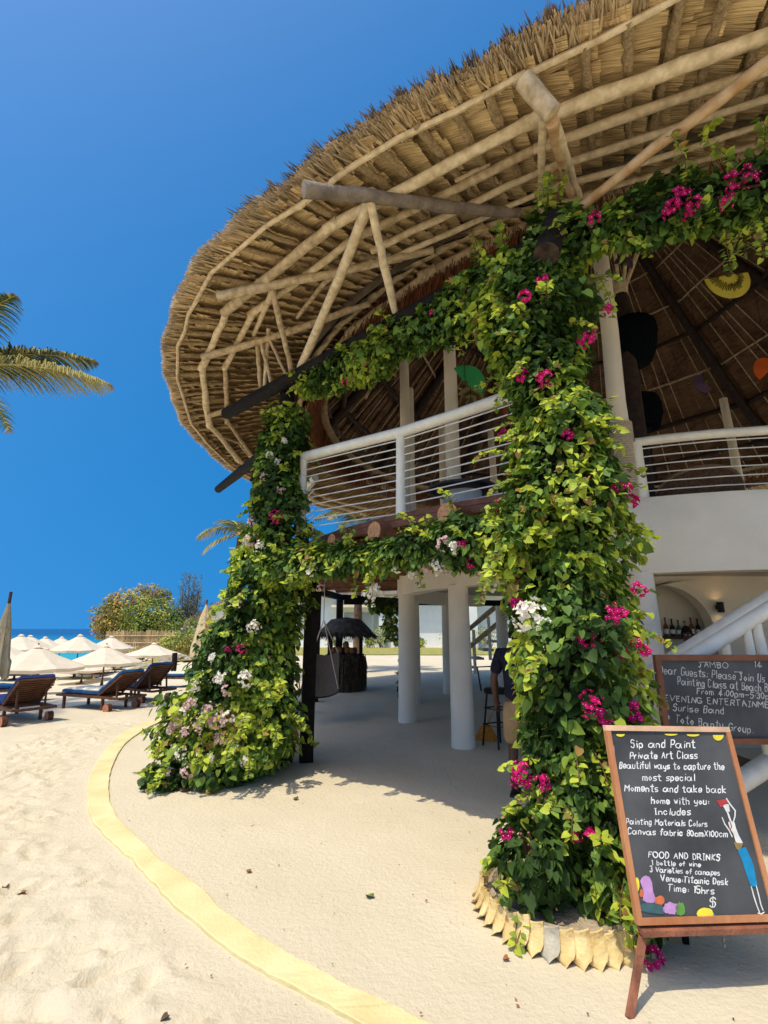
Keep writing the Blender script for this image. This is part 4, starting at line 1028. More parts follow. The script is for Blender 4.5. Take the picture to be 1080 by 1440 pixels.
# painted decoration: lady with a red hat and blue trousers, colour blobs
fo2 = NB * .009; cp2 = lambda x, y: on_plane(820 + x / 3.273, 1000 + y / 3.273, O + fo2, NB)
mb = MB()
patch(mb, [(613, 411), (640, 406), (661, 402), (668, 424), (650, 432), (634, 444)], cp2, 5)
patch(mb, [(640, 432), (668, 427), (672, 436), (676, 462), (660, 466), (650, 446)], cp2, 7)
ribbon(mb, [(664, 462), (672, 486), (680, 508)], 9, cp2, 7)
patch(mb, [(667, 512), (682, 504), (697, 512), (704, 540), (716, 570), (735, 606), (715, 612), (702, 600), (692, 566), (676, 540)], cp2, 7)
ribbon(mb, [(660, 402), (676, 428), (700, 458), (699, 484), (691, 512)], 7, cp2, 7); ribbon(mb, [(640, 490), (652, 520), (672, 548), (686, 578)], 6, cp2, 7)
patch(mb, [(694, 602), (714, 606), (736, 610), (730, 626), (714, 640), (704, 632)], cp2, 8)
patch(mb, [(712, 640), (732, 628), (748, 626), (764, 660), (784, 706), (802, 800), (788, 808), (772, 806), (752, 752), (732, 690)], cp2, 4)
ribbon(mb, [(774, 808), (786, 852), (800, 896), (812, 926)], 6, cp2, 7); ribbon(mb, [(797, 804), (808, 846), (818, 890), (828, 916)], 6, cp2, 7); ribbon(mb, [(806, 930), (820, 934), (832, 926)], 8, cp2, 7)
fo2 = NB * .0097
ribbon(mb, [(676, 512), (684, 530), (678, 548)], 5, cp2, 5)
fo2 = NB * .009
ep(mb, 'painted_figure', PAINT); mb = MB()
patch(mb, [(262, 782), (272, 764), (288, 756), (306, 764), (318, 790), (322, 830), (334, 862), (326, 882), (298, 884), (274, 870), (280, 832)], cp2, 1)
patch(mb, blob_px(247, 798, 13, 34, seed=1), cp2, 0); patch(mb, blob_px(270, 838, 10, 20, seed=2), cp2, 2)
patch(mb, blob_px(352, 872, 24, 22, seed=3), cp2, 2); patch(mb, blob_px(404, 908, 34, 30, seed=4, j=.2), cp2, 1); patch(mb, blob_px(446, 912, 22, 32, seed=5, j=.2), cp2, 6)
patch(mb, [(258, 890), (300, 880), (360, 890), (376, 912), (370, 936), (300, 928), (262, 918)], cp2, 3); 
patch(mb, blob_px(562, 934, 38, 30, seed=6, j=.06), cp2, 0); patch(mb, [(600, 932), (616, 944), (650, 956), (684, 968), (676, 976), (640, 974), (604, 966)], cp2, 4); patch(mb, blob_px(136, 186, 10, 32, seed=7), cp2, 1)
def half(cx, cy, rx, ry): return [(cx + rx * math.cos(a), cy + ry * math.sin(a)) for a in (math.pi * i / 12 for i in range(13))]
for cx_, cy_, a_, b_ in ((622, 110, 25, 26), (506, 107, 30, 10), (405, 105, 30, 8), (172, 106, 20, 12)): patch(mb, half(cx_, cy_, a_, b_), cp2, 0)
ep(mb, 'painted_still_life', PAINT)
# easel: ledge, two front legs, prop leg, chain
mb = MB(); mb.bar(O + V3((-.0, -.012, -.035)), O + RX + V3((0, -.012, -.035)), .05, .022); ep(mb, 'ledge', M_legwood)
mb = MB(); mb.bar(gr(885, 1432), O + V3((.035, .02, -.03)), .028, .022, up=(0, 1, 0)); ep(mb, 'leg', M_legwood)
mb = MB(); mb.bar(V3((1.93, 2.56, 0)), O + RX + V3((-.03, .02, -.03)), .028, .022, up=(0, 1, 0)); ep(mb, 'leg', M_legwood)
mb = MB(); mb.bar(V3((1.575, 2.98, 0)), O + RX * .5 + UP * .93 + V3((0, .03, 0)), .026, .02, up=(0, 1, 0)); ep(mb, 'prop_leg', M_black)
mb = MB(); p0 = O + RX * .62 + V3((0, .02, -.02)); 
for k in range(9): mb.box(p0 + V3((0, .006 * (k % 2), -.012 * k)), (.006, .004, .011), rz=k * 1.57)
ep(mb, 'chain', mat('dull_metal', (.25, .24, .22), .4, .2, metal=.8))

# the wide board behind it
YB = 3.98
e2 = thing('chalkboard_sign', 'wide brown framed blackboard with chalk handwriting leaning in front of the white stair', 'chalkboard', (2.75, YB, 0))
def ep2(mb, name, m): mb.v = [(v[0] - 2.75, v[1] - YB, v[2]) for v in mb.v]; return mb.build(name, m, e2)
tl, bl = at(918, 921, YB), at(936, 1046, YB); zt_, zb_ = tl.z, bl.z; xl = (tl.x + bl.x) / 2; xr = xl + 1.3
mb = MB(); mb.box(((xl + xr) / 2, YB + .012, (zt_ + zb_) / 2), (xr - xl - .02, .02, zt_ - zb_ - .02)); ep2(mb, 'board', M_board)
for z in (zt_ - .02, zb_ + .02): mb = MB(); mb.box(((xl + xr) / 2, YB, z), (xr - xl, .045, .042)); ep2(mb, 'frame_rail', M_frame_dk)
for x in (xl + .02, xr - .02): mb = MB(); mb.box((x, YB, (zt_ + zb_) / 2), (.042, .043, zt_ - zb_ - .084)); ep2(mb, 'frame_stile', M_frame_dk)
for x in (xl + .06, xr - .06): mb = MB(); mb.bar((x, YB + .045, 0), (x, YB + .045, zt_ - .1), .05, .04); ep2(mb, 'leg', M_legwood)
pb = lambda x, y: at(840 + x / 4.5, 760 + y / 4.5, YB - .0015)
mb = MB()
for i, (t, a, b, y0, y1, cap) in enumerate([("JAMBO", 642, 826, 803, 806, 36), ("14", 995, 1040, 803, 806, 36), ("Dear Guests; Please Join Us F", 398, 1105, 842, 900, 48), ("Painting Class at Beach Bar", 510, 1130, 912, 962, 46), ("From 4:00pm-5:30pm", 632, 1120, 972, 1006, 38), ("EVENING ENTERTAINMENT", 425, 1160, 1014, 1066, 36), ("* Surise Band", 425, 800, 1074, 1096, 42), ("* Toto Banty Group.", 442, 985, 1144, 1220, 48)]):
    write(mb, t, a, b, y0, cap, pb, 5.5, seed=i + 40, y1=y1, jit=.022)
ribbon(mb, [(640, 771), (670, 770), (705, 770)], 5, pb); ribbon(mb, [(868, 832), (915, 832)], 5, pb); ribbon(mb, [(630, 938), (668, 936)], 5, pb)
ep2(mb, 'lettering', M_chalk2)

# ------------------------------------------------------------------ beach: parasols, loungers
M_canvas = mat('cream_canvas', (.80, .69, .53), .85, .06, 4, .2, 90, trans=.25)
M_canvas2 = mat('tan_canvas', (.62, .49, .28), .85, .15, 6, .3, 60, trans=.1)
M_brownwood = mat('dark_brown_wood', (.10, .042, .022), .55, .35, 8, .4, 50)
M_cushion = mat('blue_cushion', (.010, .08, .20), .8, .2, 5, .2, 80)
M_cushion2 = mat('navy_cushion', (.012, .03, .13), .8, .2, 5, .2, 80)
M_pad = mat('cream_towel', (.74, .66, .52), .9, .08, 6, .3, 80)
M_endgrain = mat('cut_wood_end', (.42, .16, .09), .75, .25, 30, .3, 60)
def parasol(label, p, dia, h, drop, rz, group='open cream parasols on the beach', tilt=0):
    t = thing('beach_parasol', label, 'parasol', p, rz, group); r = dia / 2; N = 8; vs, fs = [], []
    rings = [0.02, .25, .5, .75, 1.0]
    for q in rings:
        for k in range(N * 2):
            a = math.pi * k / N; f = 1.0 if k % 2 == 0 else (1 - .075 * q)
            sag = -.05 * math.sin(math.pi * q) - (.035 * q if k % 2 else 0)
            vs.append((r * q * f * math.cos(a), r * q * f * math.sin(a), h - drop * (q ** 1.08) + sag))
    n = N * 2
    for i in range(len(rings) - 1):
        for k in range(n): fs.append((i * n + k, i * n + (k + 1) % n, (i + 1) * n + (k + 1) % n, (i + 1) * n + k))
    o = len(vs)
    for k in range(n): v = vs[(len(rings) - 1) * n + k]; vs.append((v[0] * .985, v[1] * .985, v[2] - .10))
    for k in range(n): fs.append(((len(rings) - 1) * n + k, (len(rings) - 1) * n + (k + 1) % n, o + (k + 1) % n, o + k))
    mb = MB(); mb.add(vs, fs); mb.add([(.16 * math.cos(a), .16 * math.sin(a), h - .03) for a in (math.pi * k / 4 for k in range(8))] + [(0, 0, h + .07)], [(k, (k + 1) % 8, 8) for k in range(8)])
    mb.build('canopy', M_canvas, t)
    mb = MB(); mb.tube([(0, 0, -.05), (0, 0, h + .10)], [.032, .024], 8); mb.build('pole', M_brownwood, t)
    mb = MB()
    for k in range(N): a = 2 * math.pi * k / N; mb.bar((0, 0, h - drop * .85), (r * .6 * math.cos(a), r * .6 * math.sin(a), h - drop * .66 - .05), .02, .02)
    mb.build('ribs', M_brownwood, t)
    mb = MB(); mb.lathe([(.24, .0), (.24, .05), (.06, .08), (.05, .2)], (0, 0, 0), 12); mb.build('base', M_brownwood, t)
    return t
def par_at(label, u, vap, dist, dia, drop, rz, h=None):
    x = ray(u, vap); Y = dist; c = at(u, vap, Y); g = gz(c.x, c.y); return parasol(label, (c.x, c.y, g), dia, c.z - g, drop, rz)
par_at('cream parasol beside the tan closed one, its far underside in shade', 54, 909, 16.0, 2.9, .62, .2)
par_at('cream parasol with a dark pole right behind the second wooden lounger', 150, 908, 20.0, 2.75, .62, .5)
par_at('small cream parasol standing alone in front of the bamboo fence', 217, 905, 24.0, 2.65, .48, .1)
par_at('cream parasol whose rim shows just behind the tall closed tan one', 4, 905, 19.0, 2.9, .55, .3)
par_at('cream parasol with the tallest peak in the middle of the far row', 113, 893, 27.0, 2.9, .75, .2)
par_at('cream parasol touching the bamboo fence with its right edge', 157, 895, 31.0, 2.7, .7, .6)
par_at('first of two peaked cream parasols rising beside the closed tan one', 30, 893, 26.0, 2.9, .7, .1)
par_at('second of two peaked cream parasols, its peak close to its neighbour', 43, 894, 30.0, 2.9, .75, .5)
par_at('cream parasol in the far row just right of the two close peaks', 64, 896, 33.0, 2.8, .7, .3)
par_at('smallest cream parasol, farthest from the loungers against the water', 87, 896, 37.0, 2.8, .7, .2)
par_at('pale parasol tucked low behind the front row, over the navy lounger', 118, 930, 24.0, 2.5, .35, .4)
def closed_parasol(label, p, h, r, m, rz=0):
    t = thing('closed_parasol', label, 'parasol', p, rz, 'closed tan parasols'); mb = MB(); n = 24; vs = []; fs = []
    prof = [(.03, h), (.07, h - .10), (.45, h - .5), (.60, h - .75), (.82, h - 1.3), (1.0, .95), (1.02, .62)]
    for q, z in prof:
        for k in range(n):
            a = 2 * math.pi * k / n; f = 1 + .16 * math.sin(8 * a + z * 1.5) * min(1, q * 1.5); vs.append((r * q * f * math.cos(a), r * q * f * math.sin(a), z + (.05 * math.sin(8 * a) if z < .7 else 0)))
    for i in range(len(prof) - 1):
        for k in range(n): fs.append((i * n + k, i * n + (k + 1) % n, (i + 1) * n + (k + 1) % n, (i + 1) * n + k))
    mb.add(vs, fs); mb.build('canopy', m, t, smooth=True)
    mb = MB(); mb.tube([(0, 0, -.05), (0, 0, h + .06)], .03, 8); mb.build('pole', M_brownwood, t)
    mb = MB(); mb.lathe([(r * .62, h - .80), (r * .66, h - .78), (r * .66, h - .72), (r * .62, h - .70)], (0, 0, 0), 16, cap=False); mb.build('strap', m, t)
    mb = MB(); mb.lathe([(.22, .0), (.22, .06), (.05, .09)], (0, 0, 0), 12); mb.build('base', M_brownwood, t)
    return t
c = gr(-14, 998); closed_parasol('tall closed tan parasol rising over the nearest lounger', (c.x, c.y, gz(c.x, c.y)), 2.32, .19, M_canvas2)
c = at(290, 858, 17.5); closed_parasol('closed tan parasol half hidden behind the bushy flowering pillar', (c.x, c.y, gz(c.x, c.y)), c.z - gz(c.x, c.y) + .3, .36, M_canvas2, .4)

def lounger(label, p, rz, back=48, cush=M_cushion, towel=False, group='wooden sun loungers on the beach', flat=False):
    """local x: foot of the bed at -x, head at +x"""
    t = thing('sun_lounger', label, 'sun lounger', p, rz, group); t.scale = (.9, .9, .88); L, W, H = 2.0, .68, .30
    mb = MB()
    for y in (-W / 2, W / 2): mb.bar((-L / 2, y, H), (L / 2, y, H), .045, .075, up=(0, 1, 0))
    for x in np.linspace(-L / 2 + .03, L / 2 - .03, 4): mb.box((x, 0, H - .005), (.05, W - .05, .05))
    for x in np.linspace(-L / 2 + .12, .28, 12): mb.box((x, 0, H + .030), (.07, W - .06, .018))
    mb.build('frame', M_brownwood, t)
    for x, y in ((-L / 2 + .2, -W / 2 + .03), (-L / 2 + .2, W / 2 - .03), (L / 2 - .55, -W / 2 + .03), (L / 2 - .55, W / 2 - .03)):
        mb = MB(); mb.bar((x, y, H), (x + (.02 if x < 0 else 0), y, 0), .05, .05); mb.build('leg', M_brownwood, t)
    for y in (-W / 2 - .035, W / 2 + .035):
        mb = MB(); mb.tube([(L / 2 - .30, y - .05, .09), (L / 2 - .30, y + .05, .09)], .095, 16); o = mb.build('wheel', [M_brownwood, M_endgrain], t)
        for q in (-1, -2): o.data.polygons[len(o.data.polygons) + q].material_index = 1
    b = math.radians(2 if flat else back - 6); hx, hz = .30, H + .045; bl_ = .78
    d = Vector((math.cos(b), 0, math.sin(b))); nn = Vector((-math.sin(b), 0, math.cos(b)))
    mb = MB()
    for y in (-W / 2 + .04, W / 2 - .04): mb.bar(Vector((hx, y, hz)), Vector((hx, y, hz)) + d * bl_, .045, .035, up=(0, 1, 0))
    for k in range(11): c_ = Vector((hx, 0, hz)) + d * (.05 + k * .073) + nn * .012; mb.bar(c_ + Vector((0, -W / 2 + .03, 0)), c_ + Vector((0, W / 2 - .03, 0)), .052, .016, up=nn)
    mb.build('backrest', M_brownwood, t)
    if not flat:
        mb = MB()
        for y in (-W / 2 + .1, W / 2 - .1): mb.bar(Vector((hx, y, hz)) + d * .55 - nn * .02, (L / 2 - .22, y, H - .02), .035, .03, up=(0, 1, 0))
        mb.build('back_support', M_brownwood, t)
    def pad(a, q, th, wd, m, name, nrm):
        mb = MB(); a, q = Vector(a), Vector(q); n = 10; vs, fs = [], []; ax = (q - a)
        sec = [(-wd / 2, .02), (-wd / 2, th * .75), (-wd / 2 + .04, th), (wd / 2 - .04, th), (wd / 2, th * .75), (wd / 2, .02)]
        for i in range(n + 1):
            s_ = i / n; f = 1 if 0 < i < n else .94; puff = 1 + .10 * math.sin(s_ * math.pi * 5)
            for y, z in sec: vs.append(a + ax * s_ + Vector((0, y * f, 0)) + nrm * (z * f * puff))
        for i in range(n):
            for j in range(6): fs.append((i * 6 + j, i * 6 + (j + 1) % 6, (i + 1) * 6 + (j + 1) % 6, (i + 1) * 6 + j))
        fs.append((5, 4, 3, 2, 1, 0)); fs.append(tuple(n * 6 + j for j in range(6))); mb.add(vs, fs); return mb.build(name, m, t, smooth=True)
    pad((-L / 2 + .08, 0, H + .04), (hx - .02, 0, H + .04), .09, W - .04, cush, 'seat_cushion', Vector((0, 0, 1)))
    pad(Vector((hx, 0, hz)) + nn * .02, Vector((hx, 0, hz)) + nn * .02 + d * (bl_ + .03), .09, W - .04, cush, 'back_cushion', nn)
    if towel: pad((-L / 2 + .2, 0, H + .11), (hx - .05, 0, H + .11), .05, W - .08, M_pad, 'towel', Vector((0, 0, 1)))
    return t
def lo(label, u, v, rz, **k):
    c = gr(u, v)
    for _ in range(6): c = gr(u, v, gz(c.x, c.y))
    return lounger(label, (c.x, c.y, gz(c.x, c.y)), math.radians(rz), **k)
lo('nearest dark wooden lounger, only its raised slatted back and log wheels in the picture', 18, 1012, -36, cush=M_cushion2, back=44)
lo('dark wooden lounger with cream towel on a blue cushion, beside the yellow kerb', 140, 996, -22, towel=True, back=42)
lo('dark wooden lounger with high slatted back and blue cushion, just behind the towel one', 194, 984, -30, back=50)
lo('flat lounger with thick blue cushion beside the bushy flowering pillar', 252, 966, -4, flat=True, towel=True)
lo('lounger with blue cushion under the tall closed tan parasol', 6, 985, 0, flat=True)
lo('navy lounger under the low pale parasol with a sunbather on it', 125, 955, -12, cush=M_cushion2, back=40)
lo('far lounger with bright blue cushion in shade left of a parasol pole', 22, 957, 5, flat=True)
lo('small lounger with raised back farthest up the sand towards the fence', 150, 949, 20, cush=M_cushion2, back=40)

# ------------------------------------------------------------------ trees, shrubs, fence and houses beyond
QT = np.array([(-.5, 0, 0), (.5, 0, 0), (.42, .8, .12), (-.42, .8, .12), (0, 1.25, -.05)]); QF = np.array([(0, 1, 2, 3), (3, 2, 4, 4)])
def crown_mesh(name, blobs, n, size, mats, seed, parent, base, flat=1.0, droop=0.0, thin=1.0):
    g = np.random.default_rng(seed); w_ = np.array([b[3] ** 2 for b in blobs]); ch = g.choice(len(blobs), n, p=w_ / w_.sum())
    c = np.array([b[:3] for b in blobs])[ch]; r = np.array([b[3] for b in blobs])[ch]
    d = unit(g.normal(size=(n, 3))); rr = r * np.where(g.random(n) < .75, g.uniform(.75, 1.08, n), g.uniform(.3, .8, n))
    rr *= 1 + lump(c + d * r[:, None], 3.0 / max(.5, r.mean()), g) * .22
    P = c + d * rr[:, None] * np.array([1, 1, flat])
    P = P[P[:, 2] > base.z + .02] if True else P; n = len(P); d = d[:n]
    d = unit(P - P.mean(0))
    tone = lump(P, 2.4, g) + g.normal(0, .5, n); mi = np.digitize(tone, np.quantile(tone, [.4, .78])) 
    V, I, M = place_leaves(P, d + g.normal(0, .6, (n, 3)) + np.array([0, 0, .5]), g.normal(0, .6, (n, 3)) + np.array([0, 0, -droop]) + d, size * g.uniform(.6, 1.3, n), mi, np.array([(-.30, .25, .06), (0, 0, 0), (.30, .25, .06), (0, 1, -.06)]) * np.array([thin, 1, 1]), np.array([(0, 1, 2, 3)]))
    return npmesh(name, V - np.array(base), 4, I, mats, M, parent=parent)
def tree(name, label, p, h, blobs, n, size, mats, seed, trunk_r=.14, group=None, droop=0.2, thin=1.0, cat='tree', up=0.0):
    base = V3((p[0], p[1], gz(p[0], p[1]))); t = thing(name, label, cat, base, group=group); r_ = random.Random(seed)
    if up: blobs = [(b[0], b[1], b[2] - base.z + up - .001, b[3]) for b in blobs]; h = h - base.z
    B = [(base.x + b[0], base.y + b[1], base.z + b[2], b[3]) for b in blobs]
    crown_mesh('crown', B, n, size, mats, seed, t, base, droop=droop, thin=thin)
    mb = MB(); top = V3((0, 0, h * .45)); mb.tube([V3((0, 0, -.1)), V3((r_.uniform(-.1, .1), 0, h * .2)), top], [trunk_r * 1.2, trunk_r, trunk_r * .75], 8)
    for b in blobs: q = V3(b[:3]); mb.tube([top * .8, top * .5 + q * .5 + V3((r_.uniform(-.15, .15), r_.uniform(-.15, .15), 0)), q], [trunk_r * .5, trunk_r * .35, trunk_r * .15], 6)
    mb.build('trunk', M_trunk, t, smooth=True)
    return t
ML_olive = [mat('olive_leaf', (.27, .25, .05), .7, .3, 3, trans=.2), mat('olive_light', (.50, .42, .10), .7, .25, 3, trans=.2), mat('russet_leaf', (.42, .24, .09), .7, .3, 3, trans=.2)]
ML_green = [mat('bush_leaf', (.13, .19, .035), .7, .3, 3, trans=.2), mat('bush_light', (.32, .37, .07), .7, .25, 3, trans=.2), mat('bush_yellow', (.50, .48, .10), .7, .25, 3, trans=.2)]
ML_casu = [mat('casuarina', (.12, .14, .07), .8, .3, 3, trans=.15), mat('casuarina_light', (.2, .2, .1), .8, .3, 3, trans=.15), mat('casuarina_dry', (.16, .11, .06), .8, .3, 3)]
# sizes below are metres at about 46 m
T1 = at(175, 905, 46); tree('sea_almond_tree', 'broad olive and russet tree left of the others behind the bamboo fence', (T1.x, T1.y), 5.2,
    [(-1.6, 0, 2.6, 1.5), (-2.2, .3, 1.6, 1.1), (-.4, 0, 3.4, 1.5), (.9, .3, 4.2, 1.2), (1.9, .2, 4.6, 1.1), (2.9, .4, 4.5, .9), (-.6, .4, 1.6, 1.4), (-1.7, .2, 4.0, .8)], 6500, .28, ML_olive, 5, .2, 'trees behind the bamboo fence', up=.05)
T2 = at(206, 905, 43); tree('sea_grape_tree', 'rounded yellow green tree in the middle behind the bamboo fence', (T2.x, T2.y), 3.6,
    [(-1.2, 0, 1.9, 1.3), (.2, 0, 2.4, 1.4), (1.5, .2, 2.1, 1.3), (2.2, .3, 1.4, 1.1), (-.3, -.3, 1.2, 1.2)], 5600, .24, ML_green, 6, .15, 'trees behind the bamboo fence', up=.5)
T3 = at(262, 905, 44); t3 = thing('casuarina_tree', 'wispy grey green casuarina with feathery upright shoots behind the hedge', 'tree', (T3.x, T3.y, gz(T3.x, T3.y)))
g = np.random.default_rng(77); mb = MB(); P_, D_ = [], []
for k in range(26):
    a, sp = rnd.uniform(0, 6.28), rnd.uniform(.2, 1.0); hh = rnd.uniform(2.6, 5.6) * (1 if sp < .6 else .75) + 1.0 * (1.12 if math.cos(a) > 0 else .9)
    q = V3((math.cos(a) * sp * 1.9, math.sin(a) * sp * 1.2, hh)); s0 = V3((0, 0, .6 + .6 * rnd.random()))
    mb.tube([s0, s0.lerp(q, .5) + V3((math.cos(a) * .25, math.sin(a) * .25, -.1)), q], [.05, .03, .008], 5)
    for j in range(95):
        f = rnd.uniform(.25, 1.0); P_.append(s0.lerp(q, f) + V3((rnd.gauss(0, .16), rnd.gauss(0, .16), rnd.gauss(0, .10)))); D_.append((math.cos(a) * .5 + rnd.gauss(0, .5), math.sin(a) * .5 + rnd.gauss(0, .5), .6))
mb.tube([(0, 0, -.1), (.05, 0, 1.2)], [.16, .1], 8); mb.build('trunk', M_trunk, t3)
P_ = np.array([tuple(p) for p in P_]); D_ = np.array(D_); n = len(P_)
V, I, M = place_leaves(P_, g.normal(size=(n, 3)), D_, .30 * g.uniform(.6, 1.4, n), g.choice(3, n, p=[.5, .4, .1]), np.array([(-.09, .3, 0), (0, 0, 0), (.09, .3, 0), (0, 1, 0)]), np.array([(0, 1, 2, 3)]))
npmesh('crown', V, 4, I, ML_casu, M, parent=t3)
# bamboo fence
fA, fB = at(150, 889, 40), at(264, 887, 40)
fz = gz(fA.x, 40); fen = thing('bamboo_fence', 'pale fence of close upright bamboo canes beyond the parasols', 'fence', (fA.x, 40, fz))
mb = MB(); L = fB.x - fA.x; n = int(L / .085)
for k in range(n):
    x = k * .085; z0 = gz(fA.x + x, 40) - fz - .3; zt = 1.6 - fz - .18 + rnd.uniform(-.08, .08); mb.tube([(x, rnd.uniform(-.02, .02), z0), (x + rnd.uniform(-.02, .02), rnd.uniform(-.02, .02), zt)], [.042, .038], 5)
mb.build('canes', mat('bamboo_cane', (.48, .34, .17), .8, .45, 2.5, .3, 40, stretch=(1, 1, .1)), fen)
mb = MB(); mb.tube([(0, -.07, 1.6 - fz - .55), (L, -.07, 1.6 - fz - .55)], .04, 6); mb.build('rail', M_pole2, fen)
mb = MB(); mb.tube([(0, -.07, .5 - fz), (L, -.07, .5 - fz)], .04, 6); mb.build('rail', M_pole2, fen)
def post(label, u, vt, vb, Y, r, m, grp=None):
    a, b = at(u, vt, Y), at(u, vb, Y); zb = gz(a.x, Y); mb = MB(); mb.tube([V3((0, 0, -.2)), V3((.02, 0, (a.z - zb) * .5)), V3((0, 0, a.z - zb))], [r, r * .97, r * .92], 12)
    o = mb.build('wooden_post', m, smooth=True); o.location = (a.x, Y, zb); return tag(o, label, 'post', grp)
post('grey wooden post at the right end of the bamboo fence', 262, 874, 905, 39, .22, M_grey)
post('dark post between the far lounger and the lawn', 246, 918, 952, 19, .10, M_black, 'dark posts on the sand')
post('dark post near the closed tan parasol by the flowering pillar', 275, 914, 950, 19.6, .10, M_black, 'dark posts on the sand')
def bush(name, label, u, Y, rx, h, n, mats, seed, size=.14, z=None, flowers=None, group=None, cat='shrub'):
    c = at(u, 900, Y); g0 = gz(c.x, Y) if z is None else z; base = V3((c.x, Y, g0)); t = thing(name, label, cat, base, group=group); r_ = random.Random(seed)
    bl = [(c.x + r_.uniform(-.7, .7) * rx, Y + r_.uniform(-.4, .4) * rx, g0 + h * r_.uniform(.35, .68), h * r_.uniform(.32, .5)) for _ in range(7)]
    crown_mesh('foliage', bl, n, size, mats, seed, t, base)
    mb = MB()
    for b in bl: mb.tube([(0, 0, 0), (b[0] - c.x, b[1] - Y, b[2] - g0)], [.04, .015], 5)
    mb.build('stems', M_trunk, t)
    if flowers:
        gg = np.random.default_rng(seed)
        for b in bl[:6]: flower_cluster(t, V3((b[0] - c.x, b[1] - Y - b[3] * .9, b[2] - g0 + .1)), flowers, .10, gg)
    return t
bush('hedge', 'clipped yellow green hedge in front of the bamboo fence end', 252, 34, 1.4, 1.5, 1500, ML_green, 41, .16)
bush('shrub', 'shrub with creamy blossoms beside the grey fence post', 285, 36, 1.5, 2.6, 1500, ML_green, 42, .2, flowers='white')
bush('shrub', 'reddish brown bush next to the dark post on the lawn', 268, 29, .7, 1.25, 900, ML_olive, 43, .14)
bush('shrub', 'small olive bush at the foot of the bamboo fence behind the lone parasol', 205, 33, 1.0, .9, 700, ML_olive, 44, .14)
bush('shrub', 'pale feathery bush growing against the bamboo fence', 240, 37.5, .6, 1.5, 700, [ML_green[1], ML_green[2], ML_olive[1]], 45, .16)
# rocks along the lawn edge
M_rock = mat('coral_rock', (.34, .28, .21), .95, .35, 3, 1, 12)
for k in range(13):
    u = 182 + k * 7.5 + rnd.uniform(-3, 3); Y = 26.6 + rnd.uniform(-1.2, 1.0); c = at(u, 920, Y); r = rnd.uniform(.18, .36); bm = bmesh.new(); bmesh.ops.create_icosphere(bm, subdivisions=2, radius=r)
    for v in bm.verts: v.co *= 1 + .35 * noise.noise(v.co * 3 / r * .5 + V3((k * 3, 0, 0))); v.co.z *= .6
    me = bpy.data.meshes.new('rock'); bm.to_mesh(me); bm.free(); me.materials.append(M_rock); o = bpy.data.objects.new('rock', me); COL.objects.link(o); o.location = (c.x, Y, gz(c.x, Y) + r * .2)
    tag(o, 'rough coral rock in the loose row along the edge of the lawn', 'rock', 'coral rocks edging the lawn')
# thatched gable far left and its neighbour, houses under the balcony
def gable_house(label, cx, cy, w_, d, hw, hr, rz, wallm, roofm, win=()):
    t = thing('house', label, 'building', (cx, cy, gz(cx, cy)), rz); mb = MB(); mb.box((0, 0, hw / 2 - .2), (w_, d, hw + .4)); 
    mb.add([(-w_ / 2, -d / 2, hw), (w_ / 2, -d / 2, hw), (0, -d / 2, hr)], [(0, 1, 2)]); mb.add([(-w_ / 2, d / 2, hw), (w_ / 2, d / 2, hw), (0, d / 2, hr)], [(0, 2, 1)]); mb.build('wall', wallm, t)
    mb = MB(); e = .5
    for sx in (-1, 1):
        a = [(0, -d / 2 - e, hr + .12), (0, d / 2 + e, hr + .12), (sx * (w_ / 2 + e), d / 2 + e, hw - .3), (sx * (w_ / 2 + e), -d / 2 - e, hw - .3)]; b = [(x, y, z - .22) for x, y, z in a]
        mb.add(a + b, [(0, 1, 2, 3), (7, 6, 5, 4), (0, 3, 7, 4), (1, 5, 6, 2), (2, 6, 7, 3), (0, 4, 5, 1)])
    mb.build('roof', roofm, t); return t
M_greythatch = mat('grey_thatch', (.30, .25, .20), .95, .3, 4, 1, 30)
c = at(305, 880, 48); gable_house('grey thatched gable roof showing behind the bushy flowering pillar', c.x + 1.2, 48, 7, 7, 2.2, 4.3, .2, M_white, M_greythatch)
M_wallwhite = mat('painted_house_wall', (.74, .76, .72), .85, .05, 2, .1, 20)
hs_ = thing('white_house', 'long pale house with a wide curtained window across the lawn, seen under the balcony', 'building', (2, 44, 0))
mb = MB(); mb.box((1.5, 3, 2.1), (24, 6, 4.8)); mb.box((-2.2, -.35, 2.1), (.5, .7, 4.8)); mb.box((5.2, -.8, 2.0), (1.6, 1.6, 4.6)); mb.build('wall', M_wallwhite, hs_)
w0, w1 = at(485, 862, 44), at(533, 890, 44)
mb = MB(); xx0, xx1, zz0, zz1 = w0.x - 2, w1.x - 2, w1.z, w0.z
for x in (xx0, (xx0 + xx1) / 2, xx1): mb.box((x, -.06, (zz0 + zz1) / 2), (.09, .10, zz1 - zz0 + .1))
for z in (zz0, zz1): mb.box(((xx0 + xx1) / 2, -.06, z), (xx1 - xx0 - .1, .09, .09))
fr = mb.build('window', mat('window_frame', (.35, .33, .28), .5), hs_)
mb = MB(); mb.box(((xx0 + xx1) / 2, -.02, (zz0 + zz1) / 2), (xx1 - xx0, .03, zz1 - zz0)); mb.build('curtain', mat('grey_curtain', (.40, .42, .38), .8, .3, 1.5, stretch=(6, 1, .1)), fr)
mb = MB(); a0, a1 = at(468, 851, 44), at(545, 858, 44); mb.box(((a0.x + a1.x) / 2 - 2, -.5, a0.z - .12), (a1.x - a0.x, 1.0, .22)); mb.build('sun_shade', mat('cream_band', (.74, .66, .46), .8, .1), hs_)
mb = MB(); mb.box((1.5, 2.7, 4.75), (25, 7.6, .5)); mb.build('roof', M_greythatch, hs_)
